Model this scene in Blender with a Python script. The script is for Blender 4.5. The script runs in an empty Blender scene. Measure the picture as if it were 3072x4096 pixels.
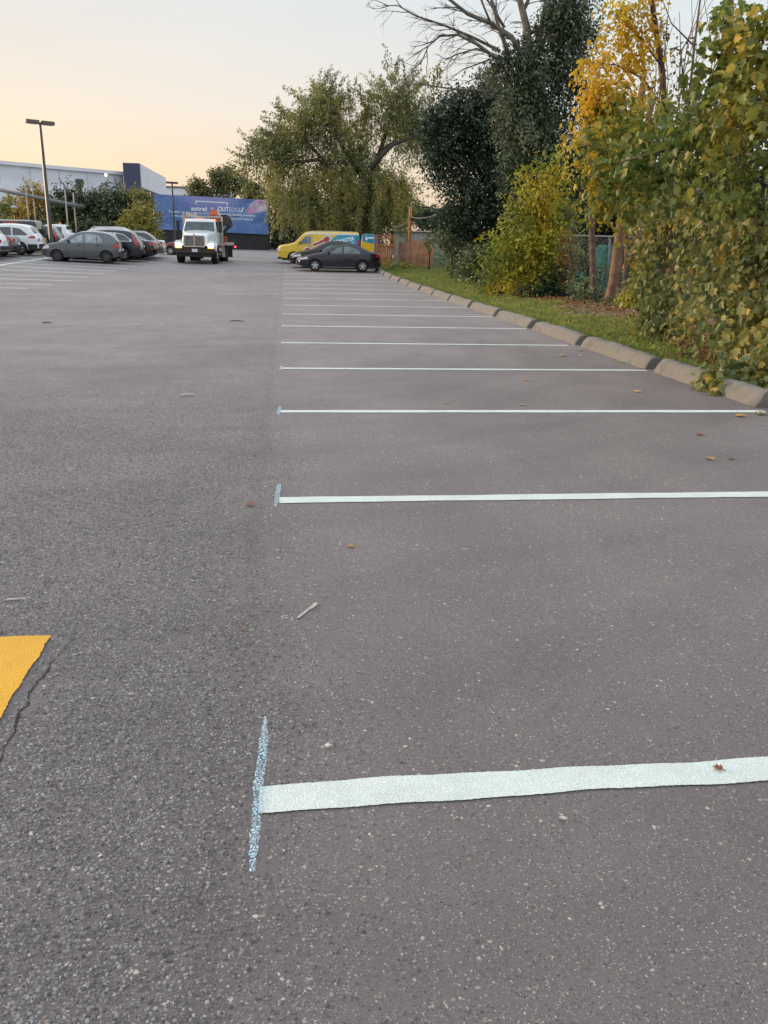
import bpy, bmesh, math, random
import numpy as np
from mathutils import Vector, Matrix
R = math.radians
SC = bpy.context.scene
COL = SC.collection

# ------------------------------------------------------------------ camera
FPX, PITCH, ROLL, YAW, CAMH = 3276.2, R(17.987), R(1.333), R(6.962), 1.5
_F = Vector((math.sin(YAW)*math.cos(PITCH), math.cos(YAW)*math.cos(PITCH), -math.sin(PITCH)))
_R0 = Vector((math.cos(YAW), -math.sin(YAW), 0)); _U0 = _R0.cross(_F)
_R = math.cos(ROLL)*_R0 + math.sin(ROLL)*_U0
_U = -math.sin(ROLL)*_R0 + math.cos(ROLL)*_U0
cd = bpy.data.cameras.new('camera')
cd.sensor_fit = 'VERTICAL'; cd.angle = 2*math.atan(2048/FPX); cd.clip_start = 0.05; cd.clip_end = 5000
cam = bpy.data.objects.new('camera', cd); COL.objects.link(cam)
M = Matrix.Identity(4)
for i in range(3):
    M[i][0] = _R[i]; M[i][1] = _U[i]; M[i][2] = -_F[i]
M[2][3] = CAMH
cam.matrix_world = M
SC.camera = cam

# ------------------------------------------------------------------ light
SUN_EL, SUN_AZ = R(5.0), R(-68.0)          # azimuth from +Y, negative = to the left
w = bpy.data.worlds.new('World'); SC.world = w; w.use_nodes = True
wn, wl = w.node_tree.nodes, w.node_tree.links
bg = wn['Background']
sky = wn.new('ShaderNodeTexSky'); sky.sky_type = 'NISHITA'; sky.sun_disc = False
sky.sun_elevation = SUN_EL; sky.sun_rotation = SUN_AZ
sky.air_density = 1.0; sky.dust_density = 2.0; sky.ozone_density = 1.0
SKY_K, VEIL_FILL_K = 0.06, 1.0
# thin cloud, peach towards the set sun; unseen overhead part brightened as added fill
tc = wn.new('ShaderNodeTexCoord'); sx = wn.new('ShaderNodeSeparateXYZ'); wl.new(tc.outputs['Generated'], sx.inputs[0])
ramp = wn.new('ShaderNodeValToRGB'); wl.new(sx.outputs['Z'], ramp.inputs[0])
els = ramp.color_ramp.elements
els[0].position = 0.0; els[0].color = (.97, .65, .37, 1)
els[1].position = 1.0; els[1].color = (1.0, 1.08, 1.2, 1)
for p, c in ((.07, (.95, .69, .47, 1)), (.14, (.84, .69, .58, 1)), (.24, (.73, .68, .66, 1)), (.42, (1.25, 1.33, 1.45, 1)), (.7, (1.3, 1.4, 1.55, 1))):
    e = els.new(p); e.color = c
ramp2 = wn.new('ShaderNodeValToRGB'); wl.new(sx.outputs['Z'], ramp2.inputs[0])
els = ramp2.color_ramp.elements
els[0].position = 0.0; els[0].color = (.72, .56, .47, 1)
els[1].position = 1.0; els[1].color = (1.0, 1.08, 1.2, 1)
for p, c in ((.07, (.78, .66, .57, 1)), (.14, (.74, .71, .69, 1)), (.24, (.68, .74, .76, 1)), (.42, (1.25, 1.33, 1.45, 1)), (.7, (1.3, 1.4, 1.55, 1))):
    e = els.new(p); e.color = c
dotn = wn.new('ShaderNodeVectorMath'); dotn.operation = 'DOT_PRODUCT'; wl.new(tc.outputs['Generated'], dotn.inputs[0])
dotn.inputs[1].default_value = (math.sin(SUN_AZ), math.cos(SUN_AZ), 0)
mr = wn.new('ShaderNodeMapRange'); wl.new(dotn.outputs['Value'], mr.inputs[0])
mr.inputs[1].default_value = 0.0; mr.inputs[2].default_value = .72
mixv = wn.new('ShaderNodeMix'); mixv.data_type = 'RGBA'
wl.new(mr.outputs[0], mixv.inputs['Factor']); wl.new(ramp2.outputs[0], mixv.inputs['A']); wl.new(ramp.outputs[0], mixv.inputs['B'])
nz = wn.new('ShaderNodeTexNoise'); nz.inputs['Scale'].default_value = 2.2; nz.inputs['Detail'].default_value = 3
mpn = wn.new('ShaderNodeMapping'); mpn.inputs['Scale'].default_value = (1, 1, 5); wl.new(tc.outputs['Generated'], mpn.inputs[0]); wl.new(mpn.outputs[0], nz.inputs['Vector'])
mr2 = wn.new('ShaderNodeMapRange'); mr2.inputs[3].default_value = .90; mr2.inputs[4].default_value = 1.10; wl.new(nz.outputs['Fac'], mr2.inputs[0])
vs = wn.new('ShaderNodeVectorMath'); vs.operation = 'SCALE'; wl.new(mixv.outputs['Result'], vs.inputs[0]); wl.new(mr2.outputs[0], vs.inputs['Scale'])
vs2 = wn.new('ShaderNodeVectorMath'); vs2.operation = 'SCALE'; wl.new(vs.outputs[0], vs2.inputs[0]); vs2.inputs['Scale'].default_value = VEIL_FILL_K/SKY_K
add = wn.new('ShaderNodeVectorMath'); add.operation = 'ADD'; wl.new(sky.outputs[0], add.inputs[0]); wl.new(vs2.outputs[0], add.inputs[1])
wl.new(add.outputs[0], bg.inputs['Color']); bg.inputs['Strength'].default_value = SKY_K
sd = bpy.data.lights.new('sun', 'SUN'); sd.energy = 3.8; sd.angle = R(12); sd.color = (1.0, .74, .48)
so = bpy.data.objects.new('sun', sd); COL.objects.link(so)
sv = Vector((math.sin(SUN_AZ)*math.cos(SUN_EL+R(5)), math.cos(SUN_AZ)*math.cos(SUN_EL+R(5)), math.sin(SUN_EL+R(5))))
so.rotation_euler = sv.to_track_quat('Z', 'Y').to_euler()
SC.view_settings.view_transform = 'Standard'; SC.view_settings.look = 'None'
SC.view_settings.exposure = 0.0; SC.view_settings.gamma = 1
SC.cycles.max_bounces = 6; SC.cycles.transparent_max_bounces = 12

# ------------------------------------------------------------------ terrain
_zt = ((-100, 0), (30, 0), (34, .025), (38, .068), (41, .11), (44, .17), (48, .29), (52, .37), (60, .47), (80, .65), (100, .82), (150, 1.0), (5000, 1.0))
def sm(a, b, x):
    t = min(1, max(0, (x-a)/(b-a))); return t*t*(3-2*t)
def gz(x, y):
    z = 0.0
    for (a, za), (b, zb) in zip(_zt, _zt[1:]):
        if a <= y <= b: z = za+(zb-za)*(y-a)/(b-a); break
    return z + min(.3, max(0, .03*(-5-x)))*sm(27, 42, y)*(1-sm(60, 110, y))
def vz(x, y):                                # the verge, a hand above the asphalt
    return gz(x, y) + .05 + .03*min(max(0, x-5), 6)
def A(px, py, Y):                            # the point that a spot of the survey photo (1659 wide) has at depth Y
    px *= 3072/1659; py *= 3072/1659
    d = _F*FPX + _R*(px-1536) - _U*(py-2048)
    return Vector((0, 0, CAMH)) + d*(Y/d.y)
def PXM(Y): return Y*1.02/(FPX*1659/3072)    # metres per survey pixel at depth Y

# ------------------------------------------------------------------ helpers
class MB:
    def __init__(s): s.v = []; s.f = []
    def add(s, vs, fs):
        o = len(s.v); s.v += [tuple(v) for v in vs]; s.f += [tuple(i+o for i in f) for f in fs]; return s
    def box(s, c, d, rz=0, tap=(1, 1), rot=None):
        x, y, z = d[0]/2, d[1]/2, d[2]/2
        vs = [Vector((sx*x*(tap[0] if sz > 0 else 1), sy*y*(tap[1] if sz > 0 else 1), sz*z)) for sz in (-1, 1) for sx, sy in ((-1, -1), (1, -1), (1, 1), (-1, 1))]
        m = rot if rot is not None else Matrix.Rotation(rz, 3, 'Z')
        vs = [m @ v + Vector(c) for v in vs]
        return s.add(vs, [(3, 2, 1, 0), (4, 5, 6, 7), (0, 1, 5, 4), (1, 2, 6, 5), (2, 3, 7, 6), (3, 0, 4, 7)])
    def tube(s, pts, rad, seg=8, cap=True):
        pts = [Vector(p) for p in pts]; n = len(pts)
        if not hasattr(rad, '__len__'): rad = [rad]*n
        vs = []; up = None
        for i, p in enumerate(pts):
            t = (pts[min(i+1, n-1)]-pts[max(i-1, 0)])
            t = t.normalized() if t.length > 1e-9 else Vector((0, 0, 1))
            if up is None: up = t.orthogonal().normalized()
            up = (up - t*up.dot(t)); up = up.normalized() if up.length > 1e-6 else t.orthogonal().normalized()
            b = t.cross(up)
            for k in range(seg):
                a = 2*math.pi*k/seg; vs.append(p + (up*math.cos(a)+b*math.sin(a))*rad[i])
        fs = [(i*seg+k, i*seg+(k+1) % seg, (i+1)*seg+(k+1) % seg, (i+1)*seg+k) for i in range(n-1) for k in range(seg)]
        if cap: fs += [tuple(range(seg-1, -1, -1)), tuple((n-1)*seg+k for k in range(seg))]
        return s.add(vs, fs)
    def grid(s, P, close=False):
        r, c = len(P), len(P[0])
        return s.add([p for row in P for p in row], [(i*c+j, i*c+j+1, (i+1)*c+j+1, (i+1)*c+j) for i in range(r-1) for j in range(c-1)])
    def lathe(s, prof, seg=20, axis='Y', c=(0, 0, 0)):
        P = []
        for i in range(seg+1):
            a = 2*math.pi*i/seg
            P.append([(c[0]+r*math.cos(a), c[1]+h, c[2]+r*math.sin(a)) if axis == 'Y' else (c[0]+r*math.cos(a), c[1]+r*math.sin(a), c[2]+h) for r, h in prof])
        return s.grid(P)
    def prism(s, poly, y0, y1):                # polygon in x-z, extruded along y
        n = len(poly)
        vs = [(x, y0, z) for x, z in poly]+[(x, y1, z) for x, z in poly]
        return s.add(vs, [tuple(range(n)), tuple(range(2*n-1, n-1, -1))]+[(i, i+n, (i+1) % n+n, (i+1) % n) for i in range(n)])
    def build(s, name, m, parent=None, smooth=False, weld=False, bevel=0):
        me = bpy.data.meshes.new(name); me.from_pydata(s.v, [], s.f)
        if weld or bevel:
            b = bmesh.new(); b.from_mesh(me)
            bmesh.ops.remove_doubles(b, verts=b.verts, dist=.0008)
            bmesh.ops.recalc_face_normals(b, faces=b.faces)
            if bevel: bmesh.ops.bevel(b, geom=b.edges[:], offset=bevel, segments=2, affect='EDGES', clamp_overlap=True)
            b.to_mesh(me); b.free()
        if smooth: me.polygons.foreach_set('use_smooth', [True]*len(me.polygons))
        me.materials.append(m)
        o = bpy.data.objects.new(name, me); COL.objects.link(o)
        if parent: o.parent = parent
        return o
def tag(o, label=None, cat=None, group=None, kind=None):
    for k, v in (('label', label), ('category', cat), ('group', group), ('kind', kind)):
        if v: o[k] = v
    return o
def empty(name, loc, rz=0, label=None, cat=None, group=None):
    o = bpy.data.objects.new(name, None); COL.objects.link(o); o.location = loc; o.rotation_euler = (0, 0, rz); o.empty_display_size = .2
    return tag(o, label, cat, group)
def struct(o): o['kind'] = 'structure'; return o

def nodes(name):
    m = bpy.data.materials.new(name); m.use_nodes = True
    nt = m.node_tree; return m, nt.nodes, nt.links, nt.nodes['Principled BSDF']
def pmat(name, col, rough=.5, metal=0, var=.12, scale=4, bump=0, bscale=None, coat=0, emit=None, es=0, col2=None, spec=None):
    m, N, L, b = nodes(name)
    b.inputs['Roughness'].default_value = rough; b.inputs['Metallic'].default_value = metal
    if spec is not None: b.inputs['Specular IOR Level'].default_value = spec
    b.inputs['Coat Weight'].default_value = coat; b.inputs['Coat Roughness'].default_value = .06
    g = N.new('ShaderNodeNewGeometry'); n = N.new('ShaderNodeTexNoise'); n.inputs['Scale'].default_value = scale; n.inputs['Detail'].default_value = 5
    tcn = N.new('ShaderNodeTexCoord'); L.new(tcn.outputs['Object'], n.inputs['Vector'])
    rp = N.new('ShaderNodeValToRGB'); L.new(n.outputs['Fac'], rp.inputs[0])
    e = rp.color_ramp.elements; e[0].position = .3; e[1].position = .7
    c2 = col2 or tuple(min(1, c*(1+var)) for c in col)
    e[0].color = (*[c*(1-var) for c in col], 1); e[1].color = (*c2, 1)
    L.new(rp.outputs[0], b.inputs['Base Color'])
    if bump:
        n2 = N.new('ShaderNodeTexNoise'); n2.inputs['Scale'].default_value = bscale or scale*6; n2.inputs['Detail'].default_value = 6
        L.new(tcn.outputs['Object'], n2.inputs['Vector'])
        bp = N.new('ShaderNodeBump'); bp.inputs['Strength'].default_value = bump; bp.inputs['Distance'].default_value = .02
        L.new(n2.outputs['Fac'], bp.inputs['Height']); L.new(bp.outputs[0], b.inputs['Normal'])
    if emit:
        b.inputs['Emission Color'].default_value = (*emit, 1); b.inputs['Emission Strength'].default_value = es
    return m
def math_n(N, L, op, a, b=None, c=None):
    n = N.new('ShaderNodeMath'); n.operation = op
    for i, x in enumerate((a, b, c)):
        if x is None: continue
        if hasattr(x, 'links'): L.new(x, n.inputs[i])
        else: n.inputs[i].default_value = x
    return n.outputs[0]
def mrange(N, L, x, a, b, c=0, d=1, smooth=True):
    n = N.new('ShaderNodeMapRange'); n.interpolation_type = 'SMOOTHSTEP' if smooth else 'LINEAR'; L.new(x, n.inputs[0])
    for i, v in zip((1, 2, 3, 4), (a, b, c, d)): n.inputs[i].default_value = v
    return n.outputs[0]
def mixc(N, L, f, a, b, mode='MIX'):
    n = N.new('ShaderNodeMix'); n.data_type = 'RGBA'; n.blend_type = mode
    for key, x in (('Factor', f), ('A', a), ('B', b)):
        s_ = [i for i in n.inputs if i.name == key and (i.type == 'RGBA' if key != 'Factor' else i.type == 'VALUE')][0]
        if hasattr(x, 'links'): L.new(x, s_)
        else: s_.default_value = x
    return [o for o in n.outputs if o.type == 'RGBA'][0]
def noise(N, L, v, scale, detail=4, rough=.55):
    n = N.new('ShaderNodeTexNoise'); n.inputs['Scale'].default_value = scale; n.inputs['Detail'].default_value = detail; n.inputs['Roughness'].default_value = rough
    L.new(v, n.inputs['Vector']); return n.outputs['Fac']
def voro(N, L, v, scale, feature='F1'):
    n = N.new('ShaderNodeTexVoronoi'); n.feature = feature; n.inputs['Scale'].default_value = scale; L.new(v, n.inputs['Vector']); return n
def ramp_n(N, L, x, pts, interp='LINEAR'):
    rp = N.new('ShaderNodeValToRGB'); rp.color_ramp.interpolation = interp; L.new(x, rp.inputs[0]); e = rp.color_ramp.elements
    while len(e) < len(pts): e.new(.5)
    for q, (p, c) in zip(e, pts): q.position = p; q.color = (*c, 1) if len(c) == 3 else c
    return rp.outputs[0]

# ------------------------------------------------------------------ asphalt
def stone_height(N, L, P):
    warp = N.new('ShaderNodeTexNoise'); warp.inputs['Scale'].default_value = 90; L.new(P, warp.inputs['Vector'])
    vm = N.new('ShaderNodeVectorMath'); vm.operation = 'MULTIPLY_ADD'; L.new(warp.outputs['Color'], vm.inputs[0]); vm.inputs[1].default_value = (.009, .009, .0); L.new(P, vm.inputs[2])
    fl = N.new('ShaderNodeVectorMath'); fl.operation = 'MULTIPLY'; L.new(vm.outputs[0], fl.inputs[0]); fl.inputs[1].default_value = (1, 1, 0)
    W_ = fl.outputs[0]
    v1 = voro(N, L, W_, 92); e1 = voro(N, L, W_, 92, 'DISTANCE_TO_EDGE'); v2 = voro(N, L, W_, 215); e2 = voro(N, L, W_, 215, 'DISTANCE_TO_EDGE')
    return W_, v1, e1, v2, e2
def asphalt_mat():
    m, N, L, b = nodes('asphalt')
    g = N.new('ShaderNodeNewGeometry'); P = g.outputs['Position']
    W_, v1, e1, v2, e2 = stone_height(N, L, P)
    sp = N.new('ShaderNodeSeparateXYZ'); L.new(P, sp.inputs[0])
    # worn, open-textured strip left of the stall ends, patchy; tighter mat inside the stalls
    n1 = noise(N, L, P, 1.3, 5); n1b = noise(N, L, P, 3.1, 4); n2 = noise(N, L, P, .23, 4)
    xe = math_n(N, L, 'ADD', sp.outputs['X'], mrange(N, L, n1, .3, .7, -.35, .35, False))
    coarse = mrange(N, L, xe, -.45, .25, .85, .20)
    coarse = math_n(N, L, 'MULTIPLY', coarse, mrange(N, L, n1b, .30, .62, .45, 1.0))
    s1 = N.new('ShaderNodeSeparateColor'); L.new(v1.outputs['Color'], s1.inputs[0])
    s2 = N.new('ShaderNodeSeparateColor'); L.new(v2.outputs['Color'], s2.inputs[0])
    keep1 = math_n(N, L, 'LESS_THAN', s1.outputs[1], mrange(N, L, coarse, 0, 1, .05, .80, False))
    thr1 = mrange(N, L, s1.outputs[2], 0, 1, .04, .22, False)
    m1 = math_n(N, L, 'MULTIPLY', keep1, mrange(N, L, math_n(N, L, 'SUBTRACT', e1.outputs['Distance'], thr1), 0, .06))
    keep2 = math_n(N, L, 'LESS_THAN', s2.outputs[1], .66)
    thr2 = mrange(N, L, s2.outputs[2], 0, 1, .03, .24, False)
    m2 = math_n(N, L, 'MULTIPLY', keep2, mrange(N, L, math_n(N, L, 'SUBTRACT', e2.outputs['Distance'], thr2), 0, .10))
    c1 = ramp_n(N, L, s1.outputs[0], [(0, (.088, .084, .085)), (.35, (.15, .145, .148)), (.7, (.21, .202, .20)), (.9, (.30, .30, .285)), (1, (.46, .46, .44))])
    c2 = ramp_n(N, L, s2.outputs[0], [(0, (.10, .088, .088)), (.5, (.17, .155, .155)), (.82, (.26, .24, .235)), (.95, (.38, .36, .34)), (1, (.52, .49, .46))])
    nf = noise(N, L, P, 520, 3); nm = noise(N, L, P, 45, 4)
    bind = mixc(N, L, nf, (.070, .060, .062, 1), (.185, .166, .168, 1))
    bind = mixc(N, L, mrange(N, L, coarse, .3, .9, 0, .40), bind, (.062, .056, .055, 1))  # dark binder; shade of the open crevices is also put into its colour
    c = mixc(N, L, m2, bind, c2); c = mixc(N, L, m1, c, c1)
    # broad tone: bluish worn lane, warmer mat in the stalls, tyre smears, stains
    tint = mixc(N, L, mrange(N, L, xe, -.6, .5), (1.03, .995, .965, 1), (1.045, .99, .935, 1))
    c = mixc(N, L, 1.0, c, tint, 'MULTIPLY')
    st = N.new('ShaderNodeMapping'); st.inputs['Scale'].default_value = (.5, .09, 1); st.inputs['Rotation'].default_value = (0, 0, R(4)); L.new(P, st.inputs[0])
    n3 = noise(N, L, st.outputs[0], 1.6, 5, .6); n4 = noise(N, L, P, .7, 6, .65)
    k = math_n(N, L, 'MULTIPLY', mrange(N, L, n3, .3, .7, .92, 1.07), mrange(N, L, n4, .3, .72, .89, 1.09))
    k = math_n(N, L, 'MULTIPLY', k, mrange(N, L, n2, .35, .65, .90, 1.06))
    k = math_n(N, L, 'MULTIPLY', k, mrange(N, L, math_n(N, L, 'ADD', sp.outputs['Y'], mrange(N, L, n4, .3, .7, -2, 2, False)), 2, 18, 1.02, 1.42))  # paler with distance: grazing sky sheen put into the colour
    # shallow dark seam running just left of the stall ends
    xs_ = math_n(N, L, 'ADD', sp.outputs['X'], mrange(N, L, n1b, .3, .7, -.05, .05, False))
    sd_ = math_n(N, L, 'ABSOLUTE', math_n(N, L, 'ADD', xs_, .20))
    k = math_n(N, L, 'MULTIPLY', k, mrange(N, L, sd_, .0, .07, .88, 1.0))
    wv = N.new('ShaderNodeTexWave'); wv.wave_type = 'RINGS'; wv.rings_direction = 'Z'; wv.inputs['Scale'].default_value = .35; wv.inputs['Distortion'].default_value = 6; wv.inputs['Detail'].default_value = 3; wv.inputs['Detail Scale'].default_value = .7
    mp = N.new('ShaderNodeMapping'); mp.inputs['Location'].default_value = (2, -14, 0); L.new(P, mp.inputs[0]); L.new(mp.outputs[0], wv.inputs[0])
    k = math_n(N, L, 'MULTIPLY', k, mrange(N, L, wv.outputs['Fac'], .0, .35, .93, 1.0))
    kk = N.new('ShaderNodeCombineColor')
    for i in range(3): L.new(k, kk.inputs[i])
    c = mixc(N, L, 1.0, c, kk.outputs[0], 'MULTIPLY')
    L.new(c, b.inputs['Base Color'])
    b.inputs['Roughness'].default_value = .62; b.inputs['Specular IOR Level'].default_value = .5
    tl = N.new('ShaderNodeVectorMath'); tl.operation = 'SUBTRACT'; L.new(W_, tl.inputs[0]); L.new(v1.outputs['Position'], tl.inputs[1])
    rc = N.new('ShaderNodeVectorMath'); rc.operation = 'SUBTRACT'; L.new(v1.outputs['Color'], rc.inputs[0]); rc.inputs[1].default_value = (.5, .5, .5)
    dt = N.new('ShaderNodeVectorMath'); dt.operation = 'DOT_PRODUCT'; L.new(tl.outputs[0], dt.inputs[0]); L.new(rc.outputs[0], dt.inputs[1])
    h = math_n(N, L, 'MULTIPLY', m1, math_n(N, L, 'ADD', .75, math_n(N, L, 'MULTIPLY', dt.outputs['Value'], 130.0)))
    h = math_n(N, L, 'ADD', h, math_n(N, L, 'MULTIPLY', m2, .32))
    h = math_n(N, L, 'ADD', h, math_n(N, L, 'MULTIPLY', nf, .25)); h = math_n(N, L, 'ADD', h, math_n(N, L, 'MULTIPLY', nm, 1.0))
    bp = N.new('ShaderNodeBump'); bp.inputs['Strength'].default_value = .9; bp.inputs['Distance'].default_value = .0048
    L.new(h, bp.inputs['Height']); L.new(bp.outputs[0], b.inputs['Normal'])
    return m
def paint_mat(name, col, col2, wear=.38, chalk=False, edge=False):
    m, N, L, b = nodes(name)
    g = N.new('ShaderNodeNewGeometry'); P = g.outputs['Position']
    W_, v1, e1, v2, e2 = stone_height(N, L, P)
    n = noise(N, L, P, 9, 4)
    c = mixc(N, L, n, (*col, 1), (*col2, 1))
    b.inputs['Roughness'].default_value = .55
    h = math_n(N, L, 'ADD', mrange(N, L, e1.outputs['Distance'], 0, .22), math_n(N, L, 'MULTIPLY', mrange(N, L, e2.outputs['Distance'], 0, .2), .4))
    pit = mrange(N, L, math_n(N, L, 'ADD', h, math_n(N, L, 'MULTIPLY', noise(N, L, P, 22, 4), .9)), .26, .50, .70, 1.0)
    pk_ = N.new('ShaderNodeCombineColor')
    for i in range(3): L.new(pit, pk_.inputs[i])
    c = mixc(N, L, 1.0, c, pk_.outputs[0], 'MULTIPLY')
    bp = N.new('ShaderNodeBump'); bp.inputs['Strength'].default_value = .7; bp.inputs['Distance'].default_value = .004
    L.new(h, bp.inputs['Height']); L.new(bp.outputs[0], b.inputs['Normal'])
    dz_ = mrange(N, L, noise(N, L, P, 5.5, 6, .7), .34, .60, .91, 1.0)
    dk_ = N.new('ShaderNodeCombineColor')
    for i in range(3): L.new(dz_, dk_.inputs[i])
    c = mixc(N, L, 1.0, c, dk_.outputs[0], 'MULTIPLY')
    L.new(c, b.inputs['Base Color'])
    tr = N.new('ShaderNodeBsdfTransparent'); mx = N.new('ShaderNodeMixShader')
    nb = noise(N, L, P, 210 if chalk else 150, 5, .75)
    if chalk:
        cov = mrange(N, L, math_n(N, L, 'ADD', nb, math_n(N, L, 'MULTIPLY', h, .09)), wear, wear+.09)
    else:
        big = noise(N, L, P, 14, 4)
        cov = mrange(N, L, math_n(N, L, 'ADD', nb, math_n(N, L, 'ADD', math_n(N, L, 'MULTIPLY', big, .35), math_n(N, L, 'MULTIPLY', h, .14))), wear, wear+.05)
    L.new(cov, mx.inputs[0]); L.new(tr.outputs[0], mx.inputs[1]); L.new(b.outputs[0], mx.inputs[2])
    L.new(mx.outputs[0], N['Material Output'].inputs[0])
    return m
M_ASPH = asphalt_mat()
M_WHITE = paint_mat('white_line_paint', (.60, .68, .645), (.68, .75, .71), .475)
M_WORN = paint_mat('worn_line_paint', (.62, .67, .67), (.70, .74, .74), .46)
M_YEL = paint_mat('yellow_paint', (.66, .33, .004), (.78, .42, .006), .44)
M_YWORN = paint_mat('worn_yellow_paint', (.42, .30, .10), (.5, .36, .14), .6)
M_CHALK = paint_mat('blue_white_chalk', (.34, .60, .76), (.60, .78, .86), .53, True)

def spaced(a, b, d): n = max(1, int(round((b-a)/d))); return [a+(b-a)*i/n for i in range(n+1)]
xs = [-1500, -400, -150, -80, -50] + spaced(-36, 12, 1.0) + [20, 40, 100, 300, 1500]
ys = [-300, -60, -15] + spaced(-4, 24, 2) + spaced(25, 66, 1.0) + [72, 80, 90, 100, 112, 130, 150, 250, 700, 3000]
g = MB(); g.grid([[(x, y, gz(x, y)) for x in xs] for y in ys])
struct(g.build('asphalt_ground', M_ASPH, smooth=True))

rnd = random.Random(5)
def strip(name, p0, p1, wd, m, wob=.004, dz=.004, n=None, jag=0, taper=False):
    p0, p1 = Vector(p0), Vector(p1); Ln = (p1-p0).length; n = n or max(6, int(Ln*6))
    t = (p1-p0).normalized(); s = Vector((-t.y, t.x)); P = []
    ph = [rnd.uniform(0, 6) for _ in range(6)]
    def wv(u, o): return wob*(math.sin(u*4.1+ph[o])+.6*math.sin(u*9.7+ph[o+1])+.35*math.sin(u*23+ph[o+2]))
    for i in range(n+1):
        u = Ln*i/n; c = p0+t*u; row = []
        for k, o in ((-1, 0), (0, None), (1, 3)):
            wk = wd*(1 if not taper else .45+.55*min(1, 6*i/n, 6*(n-i)/n)); q = c + s*(k*wk/2 + (wv(u, o)+rnd.gauss(0, jag) if o is not None else 0))
            row.append((q.x, q.y, gz(q.x, q.y)+dz))
        P.append(row)
    b = MB(); b.grid(P); return b.build(name, m)
S0, SP, XL, XR = 2.013, 2.8236, -.063, 4.786
ordn = ['nearest', 'second', 'third', 'fourth', 'fifth', 'sixth', 'seventh', 'eighth', 'ninth', 'tenth', 'eleventh', 'twelfth', 'thirteenth', 'fourteenth', 'fifteenth', 'sixteenth', 'seventeenth']
for i in range(17):
    y = S0+SP*i
    if i == 0: a, b_ = (-.096, 1.982), (XR, y+.01)
    elif i == 1: a, b_ = (-.058, 4.842), (XR, 4.838)
    else: a, b_ = (XL+.004*rnd.uniform(-3, 3), y), (XR-.01*i, y)
    o = strip('stall_line', a, b_, .116, M_WHITE, .005 if i == 0 else .003, n=520 if i == 0 else 300 if i < 3 else 20, jag=.0006 if i < 2 else 0)
    lab = 'fresh white stall line right of the lane, %s from the camera' % ordn[i]
    if i == 0: lab = 'widest fresh white stall line in the foreground with wavy edges'
    tag(o, lab, 'painted line', 'white stall lines on the right')
    if i < 7:
        ca = {0: ((-.088, 2.40), (-.104, 1.69)), 1: ((-.058, 5.19), (-.08, 4.69))}.get(i, ((XL-.005, y+.22), (XL-.02, y-.19)))
        c = strip('chalk_mark', ca[0], ca[1], .031 if i == 0 else .032, M_CHALK, .003, dz=.008, n=60, jag=.0015, taper=True)
        tag(c, 'pale blue chalk mark across the start of the %s white stall line' % ordn[i], 'chalk mark', 'chalk marks at the stall ends')
lx = [-7.96, -7.88, -7.75, -7.69, -7.55, -7.5, -7.49, -7.44, -7.31, -7.3, -7.3, -7.3, -7.3]
for k in range(13):
    y = 27.48+2.385*k
    if k >= 8: y = 46.6+2.42*(k-8)
    o = strip('stall_line', (lx[k], y-.02), (-18.2, y+.12), .135, M_WORN, .002, n=30)
    tag(o, 'worn white stall line left of the lane, %s from the camera' % ordn[k], 'painted line', 'worn stall lines on the left')
o = strip('back_line', (-12.62, 24.5), (-12.64, 47.75), .16, M_WHITE, .002, n=50)
tag(o, 'long white line behind the left stalls, running to the grey hatchback', 'painted line')
o = strip('yellow_line', (-3.9, 56.6), (-1.0, 54.95), .13, M_YWORN, .002)
tag(o, 'faded yellow line on the asphalt behind the truck', 'painted line')
b = MB(); pts = []
P = []
ry = random.Random(31); NR, NC = 220, 60
for i in range(NR+1):
    y = .3+(3.06-.3)*i/NR; e = .003*math.sin(y*9)+.002*math.sin(y*31)+ry.gauss(0, .0013)
    P.append([(-2.1+(2.1-.945+e-.012*(1-i/NR))*j/NC, y+(.002*math.sin(j*.5)+ry.gauss(0, .0012) if i == NR else 0), .006) for j in range(NC+1)])
b.grid(P); tag(b.build('yellow_patch', M_YEL), 'bright yellow painted block on the asphalt at the left edge', 'painted marking')
# crack beside it
M_CRACK = pmat('crack', (.012, .011, .011), .95, var=.4, scale=60)
cp = [(-.845, 3.05), (-.862, 2.97), (-.868, 2.92), (-.885, 2.83), (-.88, 2.76), (-.893, 2.70), (-.905, 2.62), (-.886, 2.55), (-.897, 2.47), (-.875, 2.38), (-.888, 2.3), (-.872, 2.2), (-.89, 2.0), (-.87, 1.7), (-.9, 1.4), (-.88, 1.0)]
P = []; r2 = random.Random(3)
fine = []
for (a, b0), (c, d) in zip(cp, cp[1:]):
    for j in range(5):
        t = j/5; fine.append((a+(c-a)*t+r2.uniform(-.006, .006), b0+(d-b0)*t))
for i, (x, y) in enumerate(fine):
    wd = (.0012+.0040*max(0, math.sin(i*.33+1))*abs(math.sin(i*.9))+r2.uniform(0, .0022))*min(1, i/14+.15)
    P.append([(x-wd, y, .0035), (x+wd, y, .0035)])
b = MB(); b.grid(P); struct(b.build('asphalt_crack', M_CRACK))

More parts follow.
